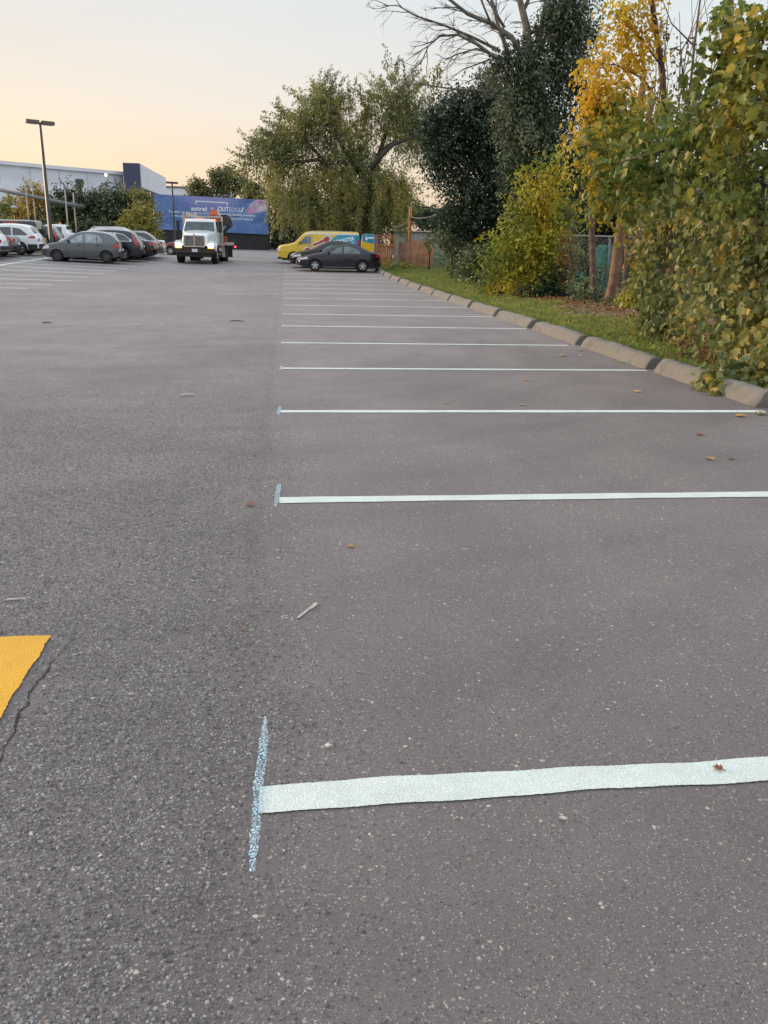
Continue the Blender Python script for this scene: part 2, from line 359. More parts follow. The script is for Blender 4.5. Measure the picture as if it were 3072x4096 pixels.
# ------------------------------------------------------------------ verge
def verge_mat():
    m, N, L, b = nodes('turf_soil')
    g = N.new('ShaderNodeNewGeometry'); P = g.outputs['Position']; sp = N.new('ShaderNodeSeparateXYZ'); L.new(P, sp.inputs[0])
    n1 = noise(N, L, P, 3, 6); n2 = noise(N, L, P, 40, 4)
    gr = mixc(N, L, n2, (.045, .07, .012, 1), (.13, .16, .03, 1))
    soil = mixc(N, L, n2, (.05, .026, .014, 1), (.16, .075, .035, 1))
    f = mrange(N, L, math_n(N, L, 'ADD', sp.outputs['X'], mrange(N, L, n1, .3, .7, -.8, .8, False)), 6.9, 7.7)
    f = math_n(N, L, 'MULTIPLY', f, mrange(N, L, sp.outputs['Y'], 26, 33, 1, 0))
    L.new(mixc(N, L, f, gr, soil), b.inputs['Base Color']); b.inputs['Roughness'].default_value = .95
    bp = N.new('ShaderNodeBump'); bp.inputs['Strength'].default_value = .8; bp.inputs['Distance'].default_value = .03; L.new(n2, bp.inputs['Height']); L.new(bp.outputs[0], b.inputs['Normal'])
    return m
M_TURF = verge_mat()
b = MB(); vx = [5.0, 5.04, 5.3, 5.7, 6.2, 6.8, 7.5, 8.5, 10, 13, 18, 30, 60]
r2 = random.Random(8)
b.grid([[(x, y, (gz(x, y)-.03 if i == 0 else vz(x, y)+r2.uniform(-.012, .012))) for i, x in enumerate(vx)] for y in spaced(3, 66, 1.0)])
struct(b.build('grass_verge', M_TURF, smooth=True))

def leaf_mesh(name, m, pos, ax, nrm, size, tmpl, faces, parent=None, wid=None):
    pos = np.asarray(pos, float); N_ = len(pos); ax = np.asarray(ax, float); nrm = np.asarray(nrm, float); size = np.asarray(size, float)
    ax /= np.linalg.norm(ax, axis=1, keepdims=True)+1e-9
    sd_ = np.cross(nrm, ax); sd_ /= np.linalg.norm(sd_, axis=1, keepdims=True)+1e-9
    nn = np.cross(ax, sd_)
    t = np.asarray(tmpl, float); k = len(t)
    vr = np.random.default_rng(N_); cw = vr.uniform(.72, 1.12, (N_, 1, 1)); cz = vr.uniform(-1.2, 3.0, (N_, 1, 1)) if k != 11 else vr.uniform(.7, 1.3, (N_, 1, 1)); bend = vr.uniform(-.05, .35, (N_, 1, 1)) if k != 11 else 0
    V = pos[:, None, :] + size[:, None, None]*(ax[:, None, :]*t[None, :, 0:1] + sd_[:, None, :]*t[None, :, 1:2]*cw + nn[:, None, :]*(t[None, :, 2:3]*cz - bend*t[None, :, 0:1]**2))
    V = V.reshape(-1, 3)
    fl = [len(f) for f in faces]; idx = np.concatenate([np.array(f) for f in faces])
    loops = (np.arange(N_)[:, None]*k + idx[None, :]).reshape(-1)
    tot = np.tile(np.array(fl), N_); start = np.concatenate([[0], np.cumsum(tot)[:-1]])
    me = bpy.data.meshes.new(name)
    me.vertices.add(len(V)); me.vertices.foreach_set('co', V.reshape(-1).astype(np.float32))
    me.loops.add(len(loops)); me.loops.foreach_set('vertex_index', loops.astype(np.int32))
    me.polygons.add(len(tot)); me.polygons.foreach_set('loop_start', start.astype(np.int32)); me.polygons.foreach_set('loop_total', tot.astype(np.int32))
    me.update(calc_edges=True); me.validate()
    me.materials.append(m)
    o = bpy.data.objects.new(name, me); COL.objects.link(o)
    if parent:
        o.parent = parent; o.matrix_parent_inverse = Matrix.Translation(-Vector(parent.location))
    return o
DIAMOND = ([(0, 0, 0), (.45, .30, .07), (1, 0, -.06), (.45, -.30, .07)], [(0, 1, 2), (0, 2, 3)])
SLIM = ([(0, 0, 0), (.45, .17, .05), (1, 0, -.1), (.45, -.17, .05)], [(0, 1, 2), (0, 2, 3)])
LOBED = ([(0, 0, 0), (.05, .30, .06), (.30, .52, .05), (.42, .36, .06), (.75, .44, .0), (.72, .20, .04), (1.0, 0, -.08),
          (.72, -.20, .04), (.75, -.44, .0), (.42, -.36, .06), (.30, -.52, .05), (.05, -.30, .06)],
         [(0, 6, 5, 4, 3, 2, 1), (0, 11, 10, 9, 8, 7, 6)])
BLADE = ([(0, .04, 0), (0, -.04, 0), (.6, -.03, .06), (1, 0, .22)], [(0, 1, 2, 3)])

def leafmat(name, cols, trans=.28, clump=.6, cscale=.9, rough=.5, patch=0):
    m, N, L, b = nodes(name)
    g = N.new('ShaderNodeNewGeometry')
    f = g.outputs['Random Per Island']
    if patch:
        pn = mrange(N, L, noise(N, L, g.outputs['Position'], cscale*.8, 2), .34, .66)
        f = math_n(N, L, 'ADD', math_n(N, L, 'MULTIPLY', pn, patch), math_n(N, L, 'MULTIPLY', f, 1-patch))
    c = ramp_n(N, L, f, [(i/max(1, len(cols)-1), cc) for i, cc in enumerate(cols)])
    n = noise(N, L, g.outputs['Position'], cscale, 3)
    k = mrange(N, L, n, .3, .7, 1-clump*.5, 1+clump*.5)
    kk = N.new('ShaderNodeCombineColor')
    for i in range(3): L.new(k, kk.inputs[i])
    c = mixc(N, L, 1.0, c, kk.outputs[0], 'MULTIPLY')
    L.new(c, b.inputs['Base Color']); b.inputs['Roughness'].default_value = rough; b.inputs['Specular IOR Level'].default_value = .35
    tr = N.new('ShaderNodeBsdfTranslucent'); L.new(c, tr.inputs['Color'])
    mx = N.new('ShaderNodeMixShader'); mx.inputs[0].default_value = trans; L.new(b.outputs[0], mx.inputs[1]); L.new(tr.outputs[0], mx.inputs[2])
    L.new(mx.outputs[0], N['Material Output'].inputs[0])
    return m
M_AGG = leafmat('exposed_aggregate', [(.060, .055, .054), (.098, .090, .088), (.132, .124, .120), (.160, .151, .147), (.198, .188, .180), (.29, .278, .26)], 0, .25, 3, .75)
STONE = ([(.5, 0, -.15), (.22, .42, -.15), (-.28, .40, -.15), (-.5, -.03, -.15), (-.22, -.42, -.15), (.27, -.38, -.15), (.33, .04, .17), (.10, .27, .22), (-.26, .16, .18), (-.24, -.20, .24), (.15, -.24, .16)],
         [(0, 1, 7, 6), (1, 2, 8, 7), (2, 3, 8), (3, 4, 9, 8), (4, 5, 10, 9), (5, 0, 6, 10), (6, 7, 8, 9, 10)])
ra = np.random.default_rng(9)
n = 600000; sx_ = ra.uniform(-3.3, 2.3, n); sy_ = 1.15+ra.random(n)**1.25*7.8
wob_ = .10*np.sin(sy_*1.7+1)+.07*np.sin(sy_*4.3)+.06*np.sin(sx_*5+sy_*2)+ra.normal(0, .09, n)
pat_ = .5+.5*np.sin(sx_*3.1+1.3*np.sin(sy_*1.9)+.5)*np.sin(sy_*2.3+sx_*1.2)
co = 1/(1+np.exp((sx_+.16+wob_)/.11)); pr = (.36+.42*co*(.35+.65*pat_))*np.clip(1.2-(sy_-1.2)/6.4, 0, 1)
pr *= ~((sx_ < -.93) & (sy_ < 3.08)); pr *= ~((sx_ > -.08) & (np.abs(sy_-1.982-.007*sx_) < .066)); pr *= ~((sx_ > -.06) & (np.abs(sy_-4.84) < .066))
pr *= ~((np.abs(sx_+.096) < .022) & (np.abs(sy_-2.05) < .36)); pr *= ~((np.abs(sx_+.88) < .012) & (sy_ < 3.05))
kp = ra.random(n) < pr; sx_, sy_, co = sx_[kp], sy_[kp], co[kp]; n = len(sx_)
sz_ = np.where(ra.random(n) < co, .0055+.0075*ra.random(n)**1.6, .0028+.0042*ra.random(n)**2.5)
o = leaf_mesh('exposed_aggregate', M_AGG, np.stack([sx_, sy_, sz_*.06], 1), ra.normal(0, 1, (n, 3))*np.array([1, 1, .05]), np.array([0, 0, 1])+ra.normal(0, .22, (n, 3)), sz_, *STONE)
tag(o, 'small grey stones standing proud of the worn asphalt in the foreground', kind='stuff')
M_GRASS = leafmat('grass_blades', [(0.090, 0.135, 0.018), (0.150, 0.203, 0.030), (0.210, 0.255, 0.045), (0.285, 0.270, 0.075)], .25, .4, 1.5)
rg = np.random.default_rng(4)
n = 120000
gx = 5.06+2.5*rg.random(n)**1.1; gy = 4+44*rg.random(n)**1.4
gx = np.where(gy > 31, 5.06+(gx-5.06)*1.7, gx); kp = gx < np.where(gy > 31, 9.4, 6.9+.5*np.sin(gy*.9)+.3*np.sin(gy*2.3)); gx, gy = gx[kp], gy[kp]
gp = np.stack([gx, gy, np.array([vz(a, c) for a, c in zip(gx, gy)])-.004], 1)
ax = np.stack([rg.normal(0, .35, len(gx)), rg.normal(0, .35, len(gx)), np.ones(len(gx))], 1)
o = leaf_mesh('grass', M_GRASS, gp, ax, rg.normal(0, 1, gp.shape), .045+.05*rg.random(len(gx)), *BLADE)
tag(o, 'short green mown grass behind the kerb stones', kind='stuff')
M_FALL = leafmat('fallen_leaves_mat', [(.16, .06, .025), (.24, .10, .035), (.34, .17, .04), (.20, .10, .05), (.46, .32, .09)], .1, .2)
n = 4200
gx = 5.1+3.2*rg.random(n)**.45; gy = 8+24*rg.random(n)**.9
gp = np.stack([gx, gy, np.array([vz(a, c) for a, c in zip(gx, gy)])+.035], 1)
o = leaf_mesh('fallen_leaf_scatter', M_FALL, gp, rg.normal(0, 1, gp.shape)*np.array([1, 1, .25]), np.array([0, 0, 1])+rg.normal(0, .35, gp.shape), .05+.05*rg.random(n), *DIAMOND)
tag(o, 'orange and brown fallen leaves strewn over the grass verge', kind='stuff')

# ------------------------------------------------------------------ kerb stones
def kerb_mat():
    m, N, L, b = nodes('weathered_concrete')
    tcn = N.new('ShaderNodeTexCoord'); g = N.new('ShaderNodeNewGeometry'); P = g.outputs['Position']
    n1 = noise(N, L, P, 6, 6, .65); n2 = noise(N, L, P, 70, 5, .7)
    c = mixc(N, L, n1, (.125, .120, .112, 1), (.235, .222, .205, 1))
    c = mixc(N, L, mrange(N, L, n2, .4, .75), c, (.11, .095, .075, 1))
    sp = N.new('ShaderNodeSeparateXYZ'); L.new(P, sp.inputs[0])
    n3 = noise(N, L, P, 3.2, 5)
    c = mixc(N, L, mrange(N, L, n3, .52, .72, 0, .55), c, (.085, .08, .05, 1))
    L.new(c, b.inputs['Base Color']); b.inputs['Roughness'].default_value = .92
    bp = N.new('ShaderNodeBump'); bp.inputs['Strength'].default_value = .7; bp.inputs['Distance'].default_value = .02
    L.new(n2, bp.inputs['Height']); L.new(bp.outputs[0], b.inputs['Normal'])
    return m
M_KERB = kerb_mat()
def kerb_stone(y0, y1, x, seed):
    r = random.Random(seed); b = bmesh.new()
    prof = [(0, 0), (.012, .035), (.05, .10), (.085, .152), (.12, .172), (.17, .178), (.22, .170), (.255, .145), (.285, .08), (.30, 0)]
    ns = 26; rows = []
    for i in range(ns+1):
        t = i/ns; y = (y1-y0)*t; end = min(t, 1-t)*(y1-y0)
        sh = 1-.05*max(0, 1-end/.05)**2
        rows.append([b.verts.new((px*1.0+(.15-px)*(1-sh)*.8+r.uniform(-.006, .006), y, pz*sh*(1+.05*math.sin(y*2.3+seed)+.03*math.sin(y*7+seed))+(r.uniform(-.007, .006) if pz > 0 else 0))) for px, pz in prof])
    for i in range(ns):
        for j in range(len(prof)-1): b.faces.new((rows[i][j], rows[i+1][j], rows[i+1][j+1], rows[i][j+1]))
    b.faces.new(rows[0]); b.faces.new(list(reversed(rows[-1])))
    bmesh.ops.recalc_face_normals(b, faces=b.faces)
    me = bpy.data.meshes.new('kerb_stone'); b.to_mesh(me); b.free(); me.materials.append(M_KERB)
    for p in me.polygons: p.use_smooth = len(p.vertices) == 4
    o = bpy.data.objects.new('kerb_stone', me); COL.objects.link(o)
    o.location = (x, y0, gz(x, (y0+y1)/2)-.004 if y1 < 30 else gz(x, y0)); o.rotation_euler = (math.atan2(gz(x, y1)-gz(x, y0), y1-y0), 0, R(r.uniform(-.5, .5)))
    return o
for k in range(-1, 16):
    ya = S0+SP*k+.13+(.08 if k == 2 else 0); yb = S0+SP*(k+1)-.13
    lab = 'weathered concrete kerb stone beside the grass, %s from the camera' % ordn[max(0, k)]
    if k == 2: lab = 'weathered concrete kerb stone overhung by grape vine leaves, nearest at the right edge'
    if k == 15: lab = 'weathered concrete kerb stone behind the dark blue sedan, farthest in the row'
    if k in (-1, 0, 1): continue
    tag(kerb_stone(ya, yb, 4.80-.006*k, k+20), lab, 'kerb stone', 'concrete kerb stones along the verge')

# ------------------------------------------------------------------ buildings and street furniture
M_PANEL = pmat('pale_cladding', (.55, .58, .63), .6, var=.05, scale=.3)
M_PANEL2 = pmat('pale_cladding_band', (.62, .65, .69), .6, var=.04, scale=.3)
M_JOINT = pmat('cladding_joint', (.45, .48, .52), .7)
M_NAVY = pmat('navy_cladding', (.035, .05, .10), .45, var=.1)
M_GLASSB = pmat('dark_window_band', (.03, .035, .04), .1)
M_GREYM = pmat('grey_metal', (.16, .165, .17), .5, .3)
M_DKPOST = pmat('dark_pole_paint', (.075, .08, .085), .45, .2)
M_PALEPOST = pmat('pale_pole_paint', (.27, .26, .25), .5, .1)
M_BRONZE = pmat('bronze_lamp_housing', (.12, .10, .085), .5, .3)
M_LENS = pmat('lamp_lens', (.35, .34, .3), .2)

bd = empty('warehouse', (-40, 165, 0), 0, 'long pale grey industrial building with a dark navy corner tower', 'building')
def wb(name, m, fill, parent=bd):
    b = MB(); fill(b); o = b.build(name, m, parent); o.matrix_parent_inverse = Matrix.Translation(-Vector(parent.location)); return o
TL = A(0, 352, 150); TR = A(266, 373, 165); dx = Vector((TR.x-TL.x, TR.y-TL.y, 0)); ln = dx.length; dx.normalize(); nrm_ = Vector((dx.y, -dx.x, 0))
ang = math.atan2(dx.y, dx.x); top = 13.05
ctr = Vector((TR.x, TR.y, 0)) - dx*45
wb('facade', M_PANEL, lambda b: b.box(ctr-nrm_*15+Vector((0, 0, 6.6)), (90, 30, 13.1), ang))
wb('lower_band', M_PANEL2, lambda b: b.box(ctr+nrm_*.15+Vector((0, 0, 5.0)), (90, .9, 9.7), ang))
wb('parapet', M_PANEL2, lambda b: b.box(ctr+nrm_*.1+Vector((0, 0, 13.0)), (90.2, .6, .55), ang))
for i in range(16):
    q = Vector((TR.x, TR.y, 0)) - dx*(2+5.2*i); wb('panel_joint', M_JOINT, lambda b: b.box(q+nrm_*.03+Vector((0, 0, 11.2)), (.10, .12, 2.9), ang))
q1, q2 = A(266, 352, 163), A(302, 356, 163)
tw = (q1+q2)/2; twd = (q2-q1).length
wb('corner_tower', M_NAVY, lambda b: b.box((tw.x, tw.y+1.0, q1.z/2), (twd, 3.0, q1.z)))
we = A(358, 383, 196); ws = Vector((q2.x+.05, 163.2, 0)); wv_ = Vector((we.x-ws.x, we.y-ws.y, 0)); wa = math.atan2(wv_.y, wv_.x); wc = (ws+Vector((we.x, we.y, 0)))/2
wn_ = Vector((wv_.y, -wv_.x, 0)).normalized()
wb('cantilever_wing', M_PANEL, lambda b: b.box(wc-wn_*.8+Vector((0, 0, (q1.z+10.6)/2)), (wv_.length, 1.6, q1.z-10.6-.06), wa))
wb('wing_window_band', M_GLASSB, lambda b: b.box(wc-wn_*1.4+Vector((0, 0, 9.2)), (wv_.length-1, .8, 2.7), wa))
for t in (.08, .35, .62, .9): wb('column', M_PANEL2, lambda b: b.box(ws+wv_*t-wn_*.6+Vector((0, 0, 5.3)), (.7, .7, 10.6)))
wb('wall_lamp', pmat('wall_lamp_glow', (.9, .85, .7), emit=(1, .93, .8), es=1.2), lambda b: b.lathe([(0, -.1), (.22, -.1), (.28, .05), (.2, .2), (0, .2)], 12, 'Y', tuple(A(228.6, 378, 157))))
lowb = empty('low_building', (-27, 210, 0), 0, 'low pale building far behind the small street lamp', 'building')
p = A(392, 405, 205)
o = MB().box((p.x+3, 210, p.z/2), (16, 8, p.z)).build('wall', M_PANEL2, lowb); o.matrix_parent_inverse = Matrix.Translation(-Vector(lowb.location))
o = MB().box((p.x+3, 206.2, p.z+.1), (16.4, .8, .4)).build('roof_edge', M_GREYM, lowb); o.matrix_parent_inverse = Matrix.Translation(-Vector(lowb.location))

def lamp_post(x, y, h, label, heads, r0=.09, arm=.42, hs=1.0, yaw=0):
    z = gz(x, y); rt = empty('street_lamp', (x, y, z), yaw, label, 'street lamp', 'lamp posts in the car park')
    MB().box((0, 0, h/2), (r0*2, r0*2, h), tap=(.62, .62)).build('pole', M_DKPOST, rt)
    MB().lathe([(.0, 0), (.26, 0), (.26, .5), (.22, .56), (0, .56)], 18, 'Z').build('base', pmat('lamp_base', (.33, .31, .28), .9, bump=.4), rt)
    for s in heads:
        hd = MB().box((s*(arm+.38*hs), 0, h+.02), (.78*hs, .36*hs, .20*hs)).build('lamp_head', M_BRONZE, rt, bevel=.02)
        MB().box((s*arm*.5, 0, h-.02), (arm, .07, .07)).build('arm', M_DKPOST, rt)
        MB().box((s*(arm+.38*hs), 0, h-.085*hs-.006), (.6*hs, .28*hs, .02)).build('lens', M_LENS, hd)
    return rt
lamp_post(-13.1, 50.5, 6.85, 'tall dark twin-headed lamp post rising behind the white suv', (-1, 1), .10, .06, .92, R(35))
lamp_post(-8.68, 70, 5.15, 'small dark lamp post in front of the blue billboard', (-1, 1), .08, .0, .62, R(20))

# pipe gantry far left
gy = 66.0; a0, a1 = A(-40, 402, gy), A(174, 446, gy)
gt = empty('pipe_gantry', (a1.x, gy, gz(a1.x, gy)), 0, 'grey overhead pipe frame on paired posts at the far left', 'gantry')
L0 = Vector(gt.location)
MB().tube([a0-L0, a1-L0], .13, 10).build('beam', M_GREYM, gt, True)
for px, pt in ((54, 731), (69, 733), (140, 757), (158, 782)):
    tp = A(px, (440+.458*(pt-95 if px < 100 else pt-60))*1659/3072, gy-.3 if px in (54, 140) else gy+.3)
    q = tp-L0; MB().tube([(q.x, q.y, gz(tp.x, gy)-L0.z), (q.x, q.y, q.z)],   .05, 8).build('post', M_PALEPOST, gt, True)
MB().lathe([(0, -.14), (.2, -.14), (.23, 0), (.2, .14), (0, .14)], 14, 'Z', tuple(a1-L0)).build('end_cap', M_DKPOST, gt, True)
lp = A(0, 498, 63)
MB().box((-20.5, 63, 1.6), (5.5, .3, 2.2)).build('site_barrier', pmat('grey_barrier', (.34, .36, .38), .7, var=.2), None)
tag(bpy.data.objects['site_barrier'], 'grey panel wall behind the parked vehicles at the far left', 'wall')
fl = empty('flood_light', (A(173, 400, 110).x, 110, gz(-24, 110)), 0, 'dark floodlight on a pole above the dark green trees on the left', 'floodlight')
hh = A(173, 405, 110).z - fl.location.z
MB().tube([(0, 0, 0), (0, 0, hh)], .12, 8).build('pole', M_DKPOST, fl)
MB().box((0, -.2, hh+.45), (.85, .5, 1.0)).build('lamp_housing', M_DKPOST, fl, bevel=.05)


def text_mesh(s, size, bold, m, extrude=.004, name='lettering'):
    c = bpy.data.curves.new(name, 'FONT'); c.body = s; c.size = size; c.extrude = extrude; c.offset = bold; c.resolution_u = 4
    t = bpy.data.objects.new('tmp_text', c); COL.objects.link(t); bpy.context.view_layer.update()
    me = bpy.data.meshes.new_from_object(t.evaluated_get(bpy.context.evaluated_depsgraph_get()))
    bpy.data.objects.remove(t); bpy.data.curves.remove(c)
    me.materials.clear(); me.materials.append(m); me.name = name
    o = bpy.data.objects.new(name, me); COL.objects.link(o)
    xs_ = [v.co.x for v in me.vertices]; return o, max(xs_)-min(min(xs_), 0)

# billboard
BW, BH = 11.95, 3.52
bc = Vector((-7.76, 95, 4.30)); bz = gz(-7, 95)
bb = empty('billboard', (bc.x, bc.y, bz), 0, 'long blue billboard with white lettering on a black base', 'billboard')
def sign_mat():
    m, N, L, b = nodes('blue_print'); tcn = N.new('ShaderNodeTexCoord'); P = tcn.outputs['Object']
    sp = N.new('ShaderNodeSeparateXYZ'); L.new(P, sp.inputs[0])
    mp = N.new('ShaderNodeMapping'); mp.inputs['Scale'].default_value = (1, 1, 1.8); L.new(P, mp.inputs[0])
    n1 = noise(N, L, mp.outputs[0], .42, 5, .6)
    c = mixc(N, L, mrange(N, L, n1, .38, .68), (.055, .125, .32, 1), (.13, .23, .46, 1))
    n2 = noise(N, L, mp.outputs[0], .3, 2)
    pk = math_n(N, L, 'MULTIPLY', mrange(N, L, sp.outputs['X'], -4.5, -1, 0, 1), mrange(N, L, sp.outputs['X'], 1, 4, 1, 0))
    pk = math_n(N, L, 'MULTIPLY', pk, mrange(N, L, sp.outputs['Z'], -.3, 1.6))
    c = mixc(N, L, math_n(N, L, 'MULTIPLY', pk, .75), c, (.26, .26, .52, 1))
    c = mixc(N, L, mrange(N, L, sp.outputs['Z'], -.2, -1.75, 0, .5), c, (.09, .20, .45, 1))
    n3 = noise(N, L, mp.outputs[0], 1.6, 6, .7)
    cl = math_n(N, L, 'MULTIPLY', mrange(N, L, n3, .57, .68, 0, .5), mrange(N, L, sp.outputs['X'], -3, -5))
    c = mixc(N, L, cl, c, (.26, .36, .58, 1))
    L.new(c, b.inputs['Base Color']); b.inputs['Roughness'].default_value = .45
    return m
tilt = Matrix.Rotation(R(1.22), 4, 'Y')
def onboard(o, u=0, v=0, d=-.1):
    o.parent = bb; o.matrix_local = Matrix.Translation(bc-Vector(bb.location)) @ tilt @ Matrix.Translation((u, d, v))
pn = MB().box((0, 0, 0), (BW, .16, BH)).build('panel', sign_mat()); onboard(pn, 0, 0, 0)
M_BLACKB = pmat('black_hoarding', (.018, .018, .02), .7, var=.25, scale=1.5)
o = MB().box((0, 0, 0), (BW+.15, .3, 2.2)).build('base', M_BLACKB); onboard(o, .12, -BH/2-1.1, .25)
o = MB().box((BW/2+.12, .12, -.9), (.18, .3, BH+1.9)).build('side_frame', M_BLACKB); onboard(o, 0, 0, 0)
M_PINK = pmat('pink_print', (.45, .36, .52), .5, var=.25, scale=1.2, col2=(.58, .50, .62)); M_RED2 = pmat('rose_print', (.42, .22, .38), .5, var=.3, scale=1.5)
def flat(poly, name, m, d):
    b = MB(); b.prism(poly, d-.004, d); o = b.build(name, m); onboard(o, 0, 0, 0); return o
def UV(x, y):                # survey close-up of the board -> board metres
    u = (x-60)/1505; yt = 55+80*u; hgt = 466-16*u
    return ((u-.5)*BW, (.5-(y-yt)/hgt)*BH)
flat([UV(*p) for p in ((1330, 180), (1420, 128), (1558, 136), (1558, 272), (1400, 305), (1290, 320), (1255, 285), (1300, 235))], 'printed_crystal', M_PINK, -.086)
flat([UV(*p) for p in ((1262, 285), (1305, 232), (1350, 225), (1385, 290), (1290, 318))], 'printed_crystal', M_RED2, -.092)
flat([UV(*p) for p in ((1395, 150), (1470, 140), (1520, 190), (1450, 195))], 'printed_crystal', M_RED2, -.092)
M_LET = pmat('white_lettering', (.72, .78, .84), .5, var=.05)
def bar(x0, y0, x1, y1, th=.075):
    (u0, v0), (u1, v1) = UV(x0, y0), UV(x1, y1); c = ((u0+u1)/2, (v0+v1)/2); ln_ = math.hypot(u1-u0, v1-v0)+th; a = math.atan2(v1-v0, u1-u0)
    o = MB().box((0, 0, 0), (ln_, .008, th), rot=Matrix.Rotation(-a, 3, 'Y')).build('bracket_mark', M_LET); onboard(o, c[0], c[1], -.09)
def bracket(pts, th):
    b = MB()
    for k, (p, q) in enumerate(zip(pts, pts[1:])):
        (u0, v0), (u1, v1) = UV(*p), UV(*q); a = math.atan2(v1-v0, u1-u0)
        b.box(((u0+u1)/2, -.002*k, (v0+v1)/2), (math.hypot(u1-u0, v1-v0)+th, .008, th), rot=Matrix.Rotation(-a, 3, 'Y'))
    o = b.build('bracket_mark', M_LET); onboard(o, 0, 0, -.09)
bracket([(605, 182), (608, 148), (1022, 172), (1022, 205)], .09)
bracket([(940, 518), (1034, 521), (1034, 472)], .13)
bracket([(600, 420), (600, 500), (690, 508)], .13)
def text(s, x0, y0, x1, size, bold=0, name='lettering'):
    o, w_ = text_mesh(s, size, bold, M_LET, name=name)
    u0, v0 = UV(x0, y0); u1, _ = UV(x1, y0)
    o.parent = bb; o.matrix_local = Matrix.Translation(bc-Vector(bb.location)) @ tilt @ Matrix.Translation((u0, -.09, v0)) @ Matrix.Rotation(R(90), 4, 'X') @ Matrix.Diagonal(((u1-u0)/w_, 1, 1, 1))
    return o
text('astral', 538, 268, 745, .60, .012)
text('+', 795, 266, 838, .52)
text('OUT', 893, 277, 1040, .62, .016)
text('EDGE', 1044, 285, 1200, .62, -.006)
text('/', 1200, 292, 1245, .70, .016)
text('Together, we fuel a new era in Canadian advertising, blending innovation', 245, 297, 1392, .34, .003)
text('with technology and creativity to propel your brand.', 285, 352, 1364, .34, .003)

# ------------------------------------------------------------------ vehicles
def pchip(pts):
    X = [p[0] for p in pts]; Y = [p[1] for p in pts]; n = len(X)
    h = [X[i+1]-X[i] for i in range(n-1)]; d = [(Y[i+1]-Y[i])/h[i] for i in range(n-1)]; m = [d[0]]
    for i in range(1, n-1):
        m.append(0 if d[i-1]*d[i] <= 0 else (2*d[i-1]*d[i]/(d[i-1]+d[i])))
    m.append(d[-1])
    def f(x):
        if x <= X[0]: return Y[0]
        if x >= X[-1]: return Y[-1]
        i = max(j for j in range(n-1) if X[j] <= x); t = (x-X[i])/h[i]
        return (2*t**3-3*t*t+1)*Y[i]+(t**3-2*t*t+t)*h[i]*m[i]+(-2*t**3+3*t*t)*Y[i+1]+(t**3-t*t)*h[i]*m[i+1]
    return f
M_CGLASS = pmat('car_glass', (.025, .035, .04), .06, var=.1, spec=.8)
M_LGLASS = pmat('painted_seethrough_glass', (.24, .29, .31), .08, var=.55, scale=3.5, spec=.8)  # opaque; brightness seen through the windows is painted into the base colour
M_PGLASS = pmat('painted_sheen_glass', (.085, .125, .135), .06, var=.6, scale=2.5, spec=.9)  # pale base colour stands in for reflected light
M_TYRE = pmat('tyre_rubber', (.014, .014, .015), .85, var=.3, scale=20)
M_RIM = pmat('alloy_rim', (.55, .56, .57), .3, .7)
M_RIMD = pmat('dark_wheel', (.045, .045, .047), .6, .3)
M_CHROME = pmat('chrome', (.62, .62, .62), .18, .9)
M_BLKPL = pmat('black_plastic', (.018, .018, .02), .55)
M_RLAMP = pmat('red_lamp', (.42, .012, .016), .15, var=.2, coat=.6)
M_WLAMP = pmat('clear_lamp', (.62, .62, .58), .12, coat=.6)
M_OLAMP = pmat('amber_lamp', (.62, .17, .02), .2, coat=.5)
M_PLATE = pmat('plate', (.62, .65, .70), .5, var=.15, scale=30)
def paint(name, c, metal=.35, rough=.32): return pmat(name, c, rough*.8, min(1, metal*1.7), var=.05, scale=2, coat=.65)

def wheel(parent, x, y, r, wd, rimm, style, side):
    wh = empty('wheel', (x, y, r)); wh.parent = parent
    s = side
    MB().lathe([(r*.60, -wd/2), (r*.86, -wd/2), (r*.97, -wd*.40), (r, -wd*.25), (r, wd*.25), (r*.97, wd*.40), (r*.86, wd/2), (r*.60, wd/2)], 28).build('tyre', M_TYRE, wh, True)
    b = MB()
    if style == 'steel':
        b.lathe([(r*.64, s*wd*.40), (r*.60, s*wd*.44), (r*.5, s*wd*.36), (r*.34, s*wd*.40), (r*.18, s*wd*.46), (0, s*wd*.47)], 28)
        b.build('rim', rimm, wh, True)
    else:
        b.lathe([(r*.66, s*wd*.38), (r*.65, s*wd*.49), (r*.58, s*wd*.50), (r*.55, s*wd*.42)], 28)
        nsp = 5 if style == 'five' else 7
        for k in range(nsp):
            a = 2*math.pi*k/nsp+.3; sp = Matrix.Rotation(-a, 3, 'Y')
            b.box(sp @ Vector((r*.33, s*wd*.40, 0)), (r*.56, wd*.12, r*(.24 if nsp == 5 else .15)), rot=sp)
        b.lathe([(r*.16, s*wd*.42), (r*.14, s*wd*.5), (0, s*wd*.5)], 16)
        b.build('rim', rimm, wh)
        MB().lathe([(r*.62, s*wd*.30), (0, s*wd*.30)], 24).build('brake_disc', M_RIMD, wh)
    return wh

